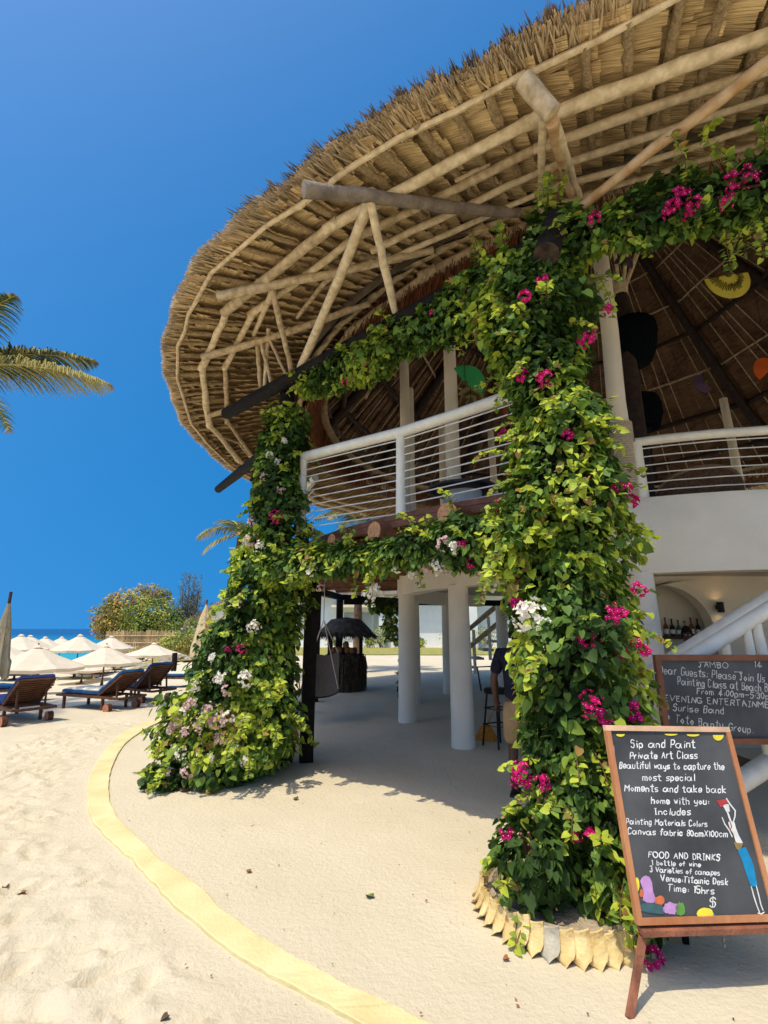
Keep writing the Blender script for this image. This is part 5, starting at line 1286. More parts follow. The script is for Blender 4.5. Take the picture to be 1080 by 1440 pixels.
for i, (u, Y, rx, h) in enumerate(((535, 42.6, .6, 1.9), (520, 42.4, .4, 1.0), (474, 42.5, .7, 1.6), (645, 42.5, 1.2, 1.8), (690, 42.3, 1.3, 2.0), (560, 42.7, .3, .9), (590, 42.7, .3, .8))):
    lb = ['upright yellow green shrub against the house wall right of its window', 'small shrub below the house window', 'leafy shrub against the house left of its window', 'wide shrub by the house seen between the white columns', 'bright shrub by the house just left of the person', 'tiny flowering plant below the blank house wall', 'thin young plant at the house wall beside a white column'][i]
    bush('shrub', lb, u, Y, rx, h, 500, ML_green, 60 + i, .16, z=.03)
for i, (x, y) in enumerate(((-26, 58), (-14, 56), (14, 62), (30, 60), (44, 55), (3, 64))):
    tree('shade_tree', ['dense green tree far behind the grey thatched roof', 'green tree rising behind the white house, left end', 'green tree behind the middle of the white house', 'dark green tree behind the right end of the white house', 'last green tree far to the right of the white house', 'tall green tree straight behind the white house'][i], (x, y), 4.5, [(-1.5, 0, 2.6, 1.8), (1.2, 0, 2.9, 1.9), (0, .5, 3.8, 1.6), (0, -.8, 2.0, 1.5)], 1500, .38, ML_green, 80 + i, .2, 'trees behind the houses')

# ------------------------------------------------------------------ coconut palms
M_frond = [mat('palm_leaflet', (.06, .085, .02), .5, .3, 3, trans=.25), mat('palm_leaflet_yellow', (.36, .32, .09), .55, .25, 3, trans=.3), mat('palm_leaflet_dry', (.26, .17, .07), .8, .3, 3)]
M_rachis = mat('palm_rib', (.42, .36, .12), .6, .2, 5)
def frond(parent, L, az, el, droop, seed, tw=.0, nl=70, lw=.045, ll=.75, yel=.25):
    r_ = random.Random(seed); g = np.random.default_rng(seed); pts = []; p = V3((0, 0, 0)); e = el
    for k in range(17): pts.append(p.copy()); d = V3((math.cos(az) * math.cos(e), math.sin(az) * math.cos(e), math.sin(e))); p = p + d * (L / 16); e -= droop / 16
    mb = MB(); mb.tube(pts, [.035 * (1 - .85 * k / 16) for k in range(17)], 6); f = mb.build('frond', M_rachis, parent, smooth=True)
    V, I, M = [], [], []
    for k in range(nl):
        t = .06 + .94 * k / nl; i = min(15, int(t * 16)); q = pts[i].lerp(pts[i + 1], t * 16 - i); ax = (pts[i + 1] - pts[i]).normalized(); sd = ax.cross(V3((0, 0, 1))).normalized(); upv = sd.cross(ax)
        ln = ll * (math.sin(math.pi * min(1, .18 + t * .80)) ** .7) * r_.uniform(.85, 1.1); 
        for s in (-1, 1):
            d0 = (sd * s * .85 + ax * .55 + upv * (.25 + tw * s) + V3((r_.gauss(0, .07), r_.gauss(0, .07), r_.gauss(0, .07)))).normalized(); c0 = q.copy(); b = len(V); wv = ax * lw / 2
            d_ = d0.copy()
            for j in range(5):
                w2 = wv * (1 - .22 * j) if j < 4 else wv * .1; V += [tuple(c0 - w2), tuple(c0 + w2)]; d_ = (d_ + V3((0, 0, -.20 - .06 * j))).normalized(); c0 = c0 + d_ * ln / 4
            m = 1 if r_.random() < yel * (1.4 if t > .5 else .6) else 0
            if t > .97: m = 2
            for j in range(4): I.append((b + 2 * j, b + 2 * j + 1, b + 2 * j + 3, b + 2 * j + 2)); M.append(m)
    npmesh('leaflets', np.array(V), 4, np.array(I), M_frond, np.array(M), parent=f); return f
def palm(label, base, h, fr, lean=(0, 0)):
    t = thing('coconut_palm', label, 'palm tree', base, group='coconut palms'); mb = MB(); n = 12
    mb.tube([(lean[0] * (k / n) ** 2, lean[1] * (k / n) ** 2, h * k / n - .1) for k in range(n + 1)], [.19 - .008 * k + .012 * (k % 2) for k in range(n + 1)], 10); mb.build('trunk', M_trunk, t, smooth=True)
    cr = V3((lean[0], lean[1], h))
    for i, a in enumerate(fr): f = frond(t, *a[:4], seed=i * 7 + int(h * 10), **(a[4] if len(a) > 4 else {})); f.location = cr
    return t
R_ = math.radians
c = at(-86, 520, 9.0)
palm('tall coconut palm on the beach, only two frond tips reach into the picture', (c.x - .2, 9.0, 0), c.z, [(3.75, R_(2), R_(12), R_(34), dict(yel=.85, nl=190, lw=.05, ll=.95)), (3.2, R_(9), R_(26), R_(36), dict(yel=.3, nl=170, lw=.05, ll=.8)), (2.4, R_(-10), R_(62), R_(45), dict(yel=.1, nl=80)),
     (3.2, R_(100), R_(30), R_(70)), (3.2, R_(150), R_(35), R_(80)), (3.2, R_(200), R_(25), R_(70)), (3.1, R_(250), R_(45), R_(80)), (3.1, R_(300), R_(35), R_(75))])
c = at(338, 752, 15.5)
palm('young coconut palm whose yellow green frond peeks out behind the bushy flowering pillar', (c.x, 15.5, 0), c.z, [(1.55, R_(180), R_(38), R_(95), dict(yel=.8, nl=60, ll=.6)), (1.4, R_(215), R_(-5), R_(60), dict(yel=.7, nl=60, ll=.55)), (1.7, R_(20), R_(45), R_(80)), (1.7, R_(80), R_(40), R_(80)), (1.6, R_(300), R_(30), R_(80)), (1.6, R_(130), R_(60), R_(80))])
c = at(505, 735, 19)
palm('coconut palm seen between the wires of the balcony railing', (c.x, 19, 0), c.z, [(2.2, R_(a), R_(30 + 15 * (i % 3)), R_(80), dict(yel=.35)) for i, a in enumerate(range(0, 360, 40))])
# ------------------------------------------------------------------ under the balcony
hut = thing('thatched_kiosk', 'little thatched kiosk with a straw skirted counter standing in shade under the balcony', 'kiosk', (-1.05, 13.7, 0))
c0 = V3((-1.05, 13.7, 0)); mb = MB(); M_hut = mat('dark_grey_thatch', (.085, .072, .06), .95, .4, 6, 1, 40)
za = at(487, 868, 13.7).z; ze_ = at(487, 893, 13.7).z - .03
mb.lathe([(.78, ze_), (.70, ze_ + .16), (.42, za - .06), (.02, za)], (0, 0, 0), 20); 
g = np.random.default_rng(3); n = 700; an = g.uniform(0, 6.28, n); Rr = g.uniform(.62, .80, n); base_ = np.stack([Rr * np.cos(an), Rr * np.sin(an), ze_ + (.80 - Rr) * .8 + g.uniform(-.02, .05, n)], 1); dd = unit(np.stack([np.cos(an), np.sin(an), -np.full(n, .9)], 1) + g.normal(0, .12, (n, 3)))
mb.build('roof', M_hut, hut); V, I = blades(base_, dd, g.uniform(.08, .2, n), np.full(n, .025), g); npmesh('roof_fringe', V, 4, I, M_hut, parent=hut)
for x, y in ((-.42, -.3), (.42, -.3), (.42, .35), (-.42, .35)): mb = MB(); mb.tube([(x, y, 0), (x, y, ze_ + .3)], .035, 8); mb.build('post', M_black, hut)
mb = MB(); mb.lathe([(.56, 0), (.54, .5), (.50, .90), (.52, .93), (.1, .94)], (0, 0, 0), 24); mb.build('counter', mat('dark_straw_skirt', (.06, .045, .032), .95, .45, 14, 1, 50, stretch=(1, 1, .12)), hut)
an = g.uniform(0, 6.28, 900); base_ = np.stack([.545 * np.cos(an), .545 * np.sin(an), g.uniform(.35, .92, 900)], 1); dd = unit(np.stack([np.cos(an) * .10, np.sin(an) * .10, -np.ones(900)], 1) + g.normal(0, .05, (900, 3))); V, I = blades(base_, dd, g.uniform(.25, .4, 900), np.full(900, .025), g); npmesh('straw_skirt', V, 4, I, mat('brown_straw_skirt', (.09, .065, .04), .95, .5, 14), parent=hut)
# coconuts heaped on the kiosk counter
for k, (x, y, z, r) in enumerate(((-.15, -.2, 1.03, .10), (.08, -.22, 1.03, .095), (-.02, -.05, 1.03, .10), (.02, -.16, 1.17, .09), (.26, -.14, 1.02, .085), (-.30, -.08, 1.02, .09), (.20, -.28, 1.02, .08))):
    bm = bmesh.new(); bmesh.ops.create_icosphere(bm, subdivisions=2, radius=r)
    for v in bm.verts: v.co.z *= 1.15; v.co *= 1 + .12 * noise.noise(v.co * 9 + V3((k, 0, 0)))
    me = bpy.data.meshes.new('coconut'); bm.to_mesh(me); bm.free(); me.materials.append(mat('orange_brown_husk', (.24, .10, .035), .8, .4, 8)); me.polygons.foreach_set('use_smooth', [True] * len(me.polygons)); o = bpy.data.objects.new('coconut', me); COL.objects.link(o); o.location = c0 + V3((x, y, z)); tag(o, 'orange brown coconut heaped on the straw kiosk counter', 'coconut', 'coconuts on the kiosk counter')
# hanging woven seat beside the black post
hb = at(452, 972, 9.2); hc = thing('hanging_seat', 'grey woven seat hung on thin ropes beside the black post', 'swing seat', (hb.x, 9.2, .55))
mb = MB(); vs, fs = [], []
for i in range(9):
    t = i / 8
    for j in range(9):
        s_ = -1 + j / 4; vs.append((s_ * .34 * (1 - .2 * t), -.3 + .75 * t - .1 * s_ * s_, .10 * s_ * s_ + .55 * t ** 1.6 - .10 * (1 - t)))
for k in range(81): vs.append((vs[k][0], vs[k][1] + .03, vs[k][2] - .03))
for o_ in (0, 81):
    for i in range(8):
        for j in range(8): fs.append((o_ + i * 9 + j, o_ + i * 9 + j + 1, o_ + (i + 1) * 9 + j + 1, o_ + (i + 1) * 9 + j))
mb.add(vs, fs); mb.build('woven_seat', mat('grey_weave', (.15, .115, .085), .9, .4, 50, 1, 120), hc, smooth=True)
for x, y, z in ((-.33, -.3, .02), (.33, -.3, .02), (-.26, .4, .58), (.26, .4, .58)): mb = MB(); mb.tube([(x, y, z), (0, .05, 1.2), (0, .05, 2.05)], .008, 5); mb.build('rope', M_rope, hc)
# dark round stone by the left pillar
def rock(label, p, r, m, sq=.8, seed=1, cat='stone'):
    bm = bmesh.new(); bmesh.ops.create_icosphere(bm, subdivisions=3, radius=r)
    for v in bm.verts: v.co *= 1 + .18 * noise.noise(v.co * 2.2 / r + V3((seed, 0, 0))) + .05 * noise.noise(v.co * 7 / r); v.co.z *= sq
    me = bpy.data.meshes.new('stone'); bm.to_mesh(me); bm.free(); me.materials.append(m); me.polygons.foreach_set('use_smooth', [True] * len(me.polygons)); o = bpy.data.objects.new('stone', me); COL.objects.link(o); o.location = p; return tag(o, label, cat)
c = gr(392, 1078); rock('dark rounded stone on the sand between the bushy pillar and the black post', (c.x, c.y + .1, .14), .17, mat('dark_stone', (.05, .035, .03), .9, .4, 6, .8, 25), 1.1)

# ------------------------------------------------------------------ people
M_skin = mat('brown_skin', (.10, .05, .03), .55, .1, 6); M_skin2 = mat('tanned_skin', (.50, .26, .16), .55, .1, 6)
M_navy = mat('navy_shirt', (.008, .009, .022), .85, .25, 12, .3, 60); M_khaki = mat('khaki_shorts', (.36, .23, .11), .85, .15, 8, .3, 60); M_hair = mat('black_hair', (.008, .006, .005), .8, .3, 40, .5, 90); M_shirtw = mat('white_shirt', (.62, .60, .56), .85, .1, 8, .3, 50)
M_sandal = mat('dark_sandal', (.03, .022, .018), .7)
def skin_obj(name, chains, m, parent, root=0, sub=2):
    """chains: list of lists of ((x, y, z), radius or (rx, ry)); equal points are joined"""
    vs, es, rs, idx = [], [], [], {}
    for chn in chains:
        prev = None
        for p, r in chn:
            key = tuple(round(c_, 4) for c_ in p)
            if key not in idx: idx[key] = len(vs); vs.append(p); rs.append(r if isinstance(r, tuple) else (r, r))
            i = idx[key]
            if prev is not None and prev != i and (prev, i) not in es and (i, prev) not in es: es.append((prev, i))
            prev = i
    me = bpy.data.meshes.new(name); me.from_pydata(vs, es, []); me.materials.append(m); o = bpy.data.objects.new(name, me); COL.objects.link(o)
    sk = o.modifiers.new('skin', 'SKIN'); sk.use_smooth_shade = True
    for i, r in enumerate(rs): d = me.skin_vertices[0].data[i]; d.radius = r; d.use_root = (i == root)
    o.modifiers.new('sub', 'SUBSURF').levels = sub; o.modifiers['sub'].render_levels = sub
    bpy.context.view_layer.update()
    dg = bpy.context.evaluated_depsgraph_get(); me2 = bpy.data.meshes.new_from_object(o.evaluated_get(dg)); o.modifiers.clear(); o.data = me2
    if not me2.materials: me2.materials.append(m)
    if parent is not None: o.parent = parent
    return o
def hand(wr, d, up_, s=1):
    """fingers and thumb as chains from the wrist; d = pointing, up_ = back of the hand"""
    wr, d, up_ = V3(wr), V3(d).normalized(), V3(up_).normalized(); sd = d.cross(up_).normalized(); out = []; palm = wr + d * .085
    out.append([(tuple(wr), .024), (tuple(wr + d * .045), (.034, .02)), (tuple(palm), (.038, .018))])
    for k, (o_, l_) in enumerate(((-.030, .068), (-.010, .078), (.010, .072), (.030, .056))):
        b0 = palm + sd * o_; out.append([(tuple(palm), (.038, .018)), (tuple(b0 + d * .012), .0095), (tuple(b0 + d * l_ * .55 - up_ * .012), .0088), (tuple(b0 + d * l_ * .85 - up_ * .035), .0078)])
    t0 = wr + d * .045; out.append([(tuple(t0), (.034, .02)), (tuple(t0 + sd * -.036 * s + d * .02 - up_ * .01), .011), (tuple(t0 + sd * -.048 * s + d * .052 - up_ * .022), .0095)])
    return out
def head_chain(c, f, tilt=0):
    """neck-less head: c = centre, f = facing (unit)"""
    return [(tuple(c + V3((0, 0, -.115)) + f * .035), (.045, .05)), (tuple(c + V3((0, 0, -.06)) + f * .022), (.066, .075)), (tuple(c), (.074, .088)), (tuple(c + V3((0, 0, .06)) - f * .008), (.07, .085)), (tuple(c + V3((0, 0, .105)) - f * .012), (.04, .055))]
def face(parent, c, f, m):
    sd = f.cross(V3((0, 0, 1))); mb = MB()
    for s in (-1, 1):
        p = c + f * .083 + sd * .031 * s; mb.lathe([(.001, -.008), (.010, -.004), (.010, .004), (.001, .008)], p, 8); 
    mb.build('eye', mat('eye_white', (.7, .68, .64), .3), parent, smooth=True)
    mb = MB(); a = c + f * .088; mb.add([a + V3((0, 0, .012)), a + sd * .017 + V3((0, 0, -.036)) - f * .006, a - sd * .017 + V3((0, 0, -.036)) - f * .006, a + f * .024 + V3((0, 0, -.030))], [(0, 1, 3), (0, 3, 2), (1, 2, 3)]); mb.build('nose', m, parent, smooth=True)
    mb = MB(); a = c + f * .078 + V3((0, 0, -.068)); mb.tube([a - sd * .024, a + f * .007, a + sd * .024], [.004, .0065, .004], 6); mb.build('mouth', mat('lips', (.16, .05, .04), .5), parent)
    for s in (-1, 1):
        mb = MB(); mb.lathe([(.006, -.026), (.014, -.010), (.015, .008), (.008, .026)], c + sd * .080 * s - f * .008, 8); mb.build('ear', m, parent, smooth=True)
def hair_cap(parent, c, f, m):
    mb = MB(); vs, fs = [], []; sd = f.cross(V3((0, 0, 1)))
    for i in range(8):
        ph = math.pi * .5 * (1 - i / 7)
        for k in range(16):
            a = 2 * math.pi * k / 16; lo_ = math.cos(a); zz = .02 + .115 * math.sin(ph) - (0.06 * (1 - math.sin(ph)) if lo_ < .2 else -.02)
            r_ = 1.10 * math.cos(ph); vs.append(c + f * (.094 * r_ * lo_ - .008) + sd * (.082 * r_ * math.sin(a)) + V3((0, 0, zz)))
    for i in range(7):
        for k in range(16): fs.append((i * 16 + k, i * 16 + (k + 1) % 16, (i + 1) * 16 + (k + 1) % 16, (i + 1) * 16 + k))
    mb.add(vs, fs); mb.build('hair', m, parent, smooth=True)
def standing(label, p, rz, shirt, legs, skin, hgt=1.72, armL=None, armR=None, sleeve=.5):
    """faces local +y; left arm = +x side"""
    t = thing('person', label, 'person', p, rz); k = hgt / 1.72
    hip, chest, nk = V3((0, 0, .93)), V3((0, -.01, 1.25)), V3((0, .0, 1.46)); hd = V3((0, .035, 1.595))
    def arm(s, spec):
        sh = V3((.185 * s, -.01, 1.395)); el = spec[0]; wr = spec[1]; return sh, V3(el), V3(wr)
    armL = armL or ((.25, -.03, 1.12), (.27, .06, .88)); armR = armR or ((-.25, -.03, 1.12), (-.27, .06, .88)); ch = []
    ch.append([(tuple(hip), (.155, .11)), (tuple(V3((0, 0, 1.08))), (.135, .10)), (tuple(chest), (.16, .11)), (tuple(V3((0, -.005, 1.38))), (.13, .09)), (tuple(nk), .054), (tuple(V3((0, .012, 1.50))), .052)] + head_chain(hd, V3((0, 1, 0))))
    for s, A_ in ((1, armL), (-1, armR)):
        sh, el, wr = arm(s, A_); ch.append([(tuple(V3((0, -.005, 1.38))), (.13, .09)), (tuple(sh), .058), (tuple(sh.lerp(el, .5)), .047), (tuple(el), .040), (tuple(el.lerp(wr, .4)), .040), (tuple(wr), .026)]); ch += hand(wr, wr - el, V3((s, .2, .1)), s)
        kn, an = V3((.105 * s, .02, .50)), V3((.11 * s, -.02, .085)); ch.append([(tuple(hip), (.155, .11)), (tuple(V3((.095 * s, 0, .84))), .088), (tuple(V3((.10 * s, .012, .66))), .074), (tuple(kn), .055), (tuple(kn.lerp(an, .35)), .055), (tuple(an), .036), (tuple(an + V3((0, .07, -.045))), (.040, .03)), (tuple(an + V3((0, .15, -.06))), (.038, .020))])
    skin_obj('body', ch, skin, t)
    sc_ = []
    sc_.append([(tuple(V3((0, 0, .86))), (.19, .145)), (tuple(V3((0, 0, 1.05))), (.172, .132)), (tuple(chest), (.185, .132)), (tuple(V3((0, -.005, 1.385))), (.15, .108)), (tuple(V3((0, 0, 1.445))), (.075, .07))])
    for s, A_ in ((1, armL), (-1, armR)): sh, el, wr = arm(s, A_); q = sh.lerp(el, .85) if sleeve < 1 else wr; sc_.append([(tuple(V3((0, -.005, 1.385))), (.15, .108)), (tuple(sh), .075), (tuple(sh.lerp(el, .45)), .072)] + ([(tuple(q), .070)] if sleeve < 1 else [(tuple(el), .058), (tuple(el.lerp(wr, .8)), .045)]))
    skin_obj('shirt', sc_, shirt, t)
    lc = [[(tuple(V3((0, 0, .98))), (.165, .12)), (tuple(V3((0, 0, .88))), (.17, .125))] + [(tuple(V3((.10 * s, 0, .78))), .108), (tuple(V3((.105 * s, .012, .62))), .10), (tuple(V3((.108 * s, .015, .47))), .093)] for s in (1, -1)]
    skin_obj('shorts', lc, legs, t)
    hair_cap(t, hd, V3((0, 1, 0)), M_hair); face(t, hd, V3((0, 1, 0)), skin)
    for s in (1, -1): mb = MB(); mb.box((.11 * s, .06, .012), (.09, .27, .024)); mb.build('sandal', M_sandal, t)
    t.scale = (k, k, k); return t
# man in navy shirt behind the nearest pillar; back towards us, turned to his right
px_ = at(729, 940, 5.25)
standing('person in a navy shirt and khaki shorts standing half hidden behind the nearest flowering pillar', (px_.x, 5.25, 0), R_(-20), M_navy, M_khaki, M_skin, 1.66, armL=((.26, .02, 1.13), (.24, .12, .90)), armR=((-.27, .0, 1.13), (-.27, .12, .91)))
# orange headed broom on the sand by the column, and bar stools
c = gr(684, 1040); bh = V3((c.x, c.y, 0)); br_ = thing('broom', 'orange headed broom with wooden handle standing on the sand beside the front white column', 'broom', bh)
top = at(703, 975, c.y - .35) - bh
mb = MB(); mb.tube([(0, 0, .16), top * .5 + V3((0, 0, .08)), top + V3((0, 0, .1))], .016, 8); mb.build('handle', M_pole3, br_)
mb = MB(); mb.lathe([(.035, .22), (.09, .16), (.16, .04), (.15, .0)], (0, 0, 0), 14); mb.build('bristles', mat('orange_bristles', (.72, .25, .02), .8, .3, 40, .8, 60), br_, smooth=True)
def stool(label, p, rz, m):
    t = thing('bar_stool', label, 'bar stool', p, rz, 'dark bar stools under the building'); mb = MB(); h = .72
    mb.lathe([(.02, h - .02), (.18, h - .02), (.19, h + .03), (.17, h + .05), (.02, h + .055)], (0, 0, 0), 20); mb.build('seat', m, t, smooth=True)
    for k in range(4): a = math.pi / 4 + k * math.pi / 2; mb = MB(); mb.tube([(.14 * math.cos(a), .14 * math.sin(a), h), (.23 * math.cos(a), .23 * math.sin(a), 0)], .014, 8); mb.build('leg', m, t)
    for z, r in ((.28, .215), (.50, .185)): mb = MB(); mb.tube([(r * math.cos(a), r * math.sin(a), z) for a in (math.pi / 4 + math.pi * k / 2 for k in range(5))], .010, 6); mb.build('footrest', m, t)
    mb = MB(); mb.tube([(-.16, .15, h), (-.17, .21, h + .33), (.17, .21, h + .33), (.16, .15, h)], .013, 8); mb.build('backrest', m, t); return t
M_iron = mat('dark_iron', (.015, .013, .012), .5, .3, 10)
stool('dark bar stool right behind the front white column beside the person', (1.62, 7.35, 0), .5, M_iron)
stool('dark bar stool a little farther in behind the person', (2.25, 7.9, 0), 1.2, M_iron)
# barman behind the counter, seen over the wide board
bp_ = at(966, 900, 7.95)
standing('person in a white shirt with short black hair working behind the bar counter', (bp_.x, 7.95, 0), R_(160), M_shirtw, M_navy, M_skin, 1.62, armL=((.24, .12, 1.14), (.14, .33, 1.10)), armR=((-.24, .12, 1.14), (-.14, .33, 1.10)))
# sunbather on the navy lounger
so_ = [o for o in bpy.data.objects if o.get('label', '').startswith('navy lounger under')][0]
sb = thing('person', 'sunbather lying on the navy lounger under the low pale parasol', 'person', so_.location + V3((0, 0, .40)), so_.rotation_euler.z)
ch = [[((.12, 0, .12), (.15, .10)), ((.32, 0, .20), (.14, .10)), ((.52, 0, .36), (.15, .10)), ((.60, 0, .44), (.12, .09)), ((.68, 0, .50), .05), ((.72, 0, .54), .06), ((.77, 0, .59), .09), ((.82, 0, .64), .085), ((.85, 0, .68), .05)]]
for s in (1, -1):
    ch.append([((.12, 0, .12), (.15, .10)), ((.0, .09 * s, .11), .085), ((-.32, .11 * s, .22 if s > 0 else .10), .06), ((-.70, .12 * s, .06), .045), ((-.72, .13 * s, .12), .03)])
    wr_ = V3((.16, .27 * s, .12)); ch.append([((.60, 0, .44), (.12, .09)), ((.56, .20 * s, .38), .05), ((.36, .27 * s, .20), .04), (tuple(wr_), .028)]); ch += hand(wr_, (-1, 0, -.05), (0, .2 * s, 1), s)
skin_obj('body', ch, M_skin2, sb); skin_obj('swimwear', [[((.16, 0, .13), (.16, .115)), ((.04, .0, .12), (.16, .11))]], mat('red_swimwear', (.5, .06, .05), .8), sb); hair_cap(sb, V3((.80, 0, .65)), V3((-.6, 0, .8)), M_hair)

# ------------------------------------------------------------------ bar details
M_glass = [mat('bottle_green', (.05, .12, .06), .15, .2), mat('bottle_clear', (.45, .45, .42), .15, .2), mat('bottle_amber', (.25, .10, .02), .15, .2), mat('bottle_dark', (.04, .02, .02), .15, .2)]
BX = [at(u, 872, 9.0).x for u in (926, 935, 944, 953, 962, 971, 980)]
for k, x in enumerate(BX):
    h = .24 + .06 * ((k * 7) % 4) / 3; t = thing('bottle', ['tall green bottle standing at the left end of the bar shelf', 'short clear bottle second from the left on the bar shelf', 'amber bottle third along the bar shelf', 'dark bottle in the middle of the bar shelf', 'clear bottle just right of the middle on the bar shelf', 'dark amber bottle second from the right on the bar shelf', 'pale jar like bottle standing at the right end of the bar shelf'][k], 'bottle', (x, 9.0, 1.466), group='bottles on the bar shelf')
    mb = MB(); mb.lathe([(.035, 0), (.04, .01), (.04, h * .55), (.028, h * .68), (.014, h * .76), (.014, h)], (0, 0, 0), 14); mb.build('glass_body', M_glass[(k * 5 + 1) % 4], t, smooth=True)
    mb = MB(); mb.lathe([(.016, h), (.016, h + .03), (.004, h + .032)], (0, 0, 0), 10); mb.build('stopper', M_brownwood, t)
    mb = MB(); mb.lathe([(.041, h * .15), (.041, h * .42)], (0, 0, 0), 14, cap=False); mb.build('paper_band', M_chalk, t)
sc0 = at(1011, 854, Yb - .06); wl = thing('wall_lamp', 'small black cylinder wall lamp glowing up and down beside the arched niche', 'lamp', sc0)
mb = MB(); mb.lathe([(.04, -.09), (.055, -.085), (.055, .085), (.04, .09)], (0, -.04, 0), 16, cap=False); mb.box((0, .03, 0), (.05, .09, .07)); mb.build('housing', M_iron, wl)
mb = MB(); mb.lathe([(.002, -.06), (.04, -.06)], (0, -.04, 0), 12, cap=False); mb.lathe([(.002, .06), (.04, .06)], (0, -.04, 0), 12, cap=False); mb.build('bulb', mat('warm_lamp_glow', (1, .75, .4), .5, 0, emit=((1, .62, .25), 9)), wl)
# upstairs: round table, wicker sofas
tb = at(650, 690, 5.75); tt = thing('round_table', 'low round table with a dark wide top and pale pedestal standing on the balcony deck', 'table', (tb.x, 5.75, 2.80))
zt2 = at(645, 688, 5.75).z - 2.80
mb = MB(); mb.lathe([(.02, zt2 - .05), (.36, zt2 - .05), (.42, zt2 - .02), (.42, zt2 + .01), (.02, zt2 + .02)], (0, 0, 0), 32); mb.build('tabletop', mat('dark_tabletop', (.03, .028, .03), .4, .3, 8), tt, smooth=True)
mb = MB(); mb.lathe([(.20, .0), (.21, .02), (.225, zt2 * .6), (.24, zt2 - .05)], (0, 0, 0), 24); mb.build('pedestal', mat('pale_blue_pedestal', (.42, .44, .45), .7, .1, 6), tt, smooth=True)
M_wick = mat('brown_wicker', (.16, .085, .045), .8, .4, 30, 1, 70)
def wicker(label, p, rz, wd):
    t = thing('wicker_armchair', label, 'armchair', p, rz, 'wicker seats upstairs at the bar'); n = 18; vs, fs = [], []
    for i in range(n + 1):
        a = math.pi * (i / n); x, y = -math.cos(a) * wd / 2, math.sin(a) * .42; h = .42 + .38 * math.sin(a) ** .8
        for q in (0, 1): f = 1 - .10 * q; vs += [(x * f, y * f, .12), (x * f * 1.02, y * f * 1.02, .12 + h * .5), (x * f, y * f, .12 + h)]
    for i in range(n):
        b = i * 6; c_ = b + 6
        for j in (0, 1): fs.append((b + j, c_ + j, c_ + j + 1, b + j + 1)); fs.append((b + 3 + j, b + 4 + j, c_ + 4 + j, c_ + 3 + j))
        fs.append((b + 2, c_ + 2, c_ + 5, b + 5))
    mb = MB(); mb.add(vs, fs); mb.build('backrest', M_wick, t, smooth=True)
    mb = MB(); mb.tube([(-math.cos(math.pi * i / n) * wd / 2 * .96, math.sin(math.pi * i / n) * .405, .135 + .42 + .38 * math.sin(math.pi * i / n) ** .8) for i in range(n + 1)], .03, 8); mb.build('rim', mat('pale_wicker', (.34, .21, .11), .8, .3, 30, 1, 70), t, smooth=True)
    mb = MB(); mb.box((0, -.02, .33), (wd * .86, .62, .12)); mb.build('seat', M_wick, t)
    for x in (-.4, .4):
        for y in (-.25, .25): mb = MB(); mb.tube([(x * wd, y, 0), (x * wd, y, .3)], .025, 8); mb.build('leg', M_wick, t)
    return t
c = at(985, 690, 6.5); wicker('brown wicker sofa with a curved pale rim right behind the bar railing', (c.x, 6.6, 2.80), R_(180), 1.25)
c = at(935, 680, 7.6); wicker('second brown wicker sofa farther in, left of the one at the railing', (c.x, 7.7, 2.80), R_(170), 1.2)
# ------------------------------------------------------------------ hanging lamp shades under the main roof
def paper_mat(n_, c_): return mat('shade_' + n_, c_, .7, .12, 5, trans=.4)
def fan(label, u, v, Y, r, rot, m, slits=True, sweep=190, group='coloured fan shaped lampshades under the roof'):
    c = at(u, v, Y); t = thing('fan_lampshade', label, 'lampshade', c, 0, group); n = 28; vs, fs = [], []; a0, a1 = R_(rot - sweep / 2), R_(rot + sweep / 2)
    for y in (0, .012):
        vs.append((0, y - .03, 0))
        for k in range(n + 1):
            s_ = k / n; a = a0 + (a1 - a0) * s_; rr = r * (1.0 + .10 * s_ - .04 * math.cos(6 * s_)); vs.append((rr * math.cos(a), y + .10 * rr * abs(s_ - .5), rr * math.sin(a)))
    for k in range(n): fs.append((0, k + 1, k + 2)); fs.append((n + 2, n + 4 + k, n + 3 + k)); fs.append((k + 1, n + 3 + k, n + 4 + k, k + 2))
    fs.append((0, n + 2, n + 3, 1)); fs.append((n + 1, 2 * n + 3, n + 2, 0))
    mb = MB(); mb.add(vs, fs); mb.build('shade', m, t)
    if slits:
        mb = MB(); g = random.Random(int(u))
        for k in range(30):
            s_ = (k + .5) / 30; a = a0 + (a1 - a0) * s_; r0, r1 = r * g.uniform(.38, .5), r * g.uniform(.66, .84)
            q = lambda rr: V3((rr * math.cos(a), -.03 * (1 - rr / r) + .10 * rr * abs(s_ - .5) - .006, rr * math.sin(a)))
            mb.bar(q(r0), q(r1), .008, .004, up=(0, 1, 0))
        mb.build('slit', mat('dark_slit', (.05, .045, .01), .9), t)
    mb = MB(); mb.lathe([(.002, -.03), (.028, -.026), (.034, 0), (.028, .026), (.002, .03)], (0, -.03, 0), 12); mb.build('hub', mat('olive_hub', (.10, .10, .03), .8, .4, 30), t, smooth=True)
    Rr = math.hypot(c.x - CX, c.y - CY); zt = zcone(Rr) - .05 - c.z; mb = MB(); mb.tube([(0, -.02, 0), (0, -.02, max(.3, zt))], .004, 5); mb.build('cord', M_iron, t); return t
fan('large yellow fan lampshade with dark slits hanging below the magenta garland', 1022, 389, 5.0, .27, -80, paper_mat('yellow', (.72, .62, .10)))
fan('green fan lampshade hanging just right of a white column above the balcony railing', 654, 540, 6.0, .27, 45, paper_mat('green', (.07, .46, .14)), slits=False, sweep=150)
fan('orange curved lampshade half hidden by leaves above the balcony', 688, 474, 4.7, .15, -60, paper_mat('orange', (.70, .14, .02)), slits=False, sweep=130)
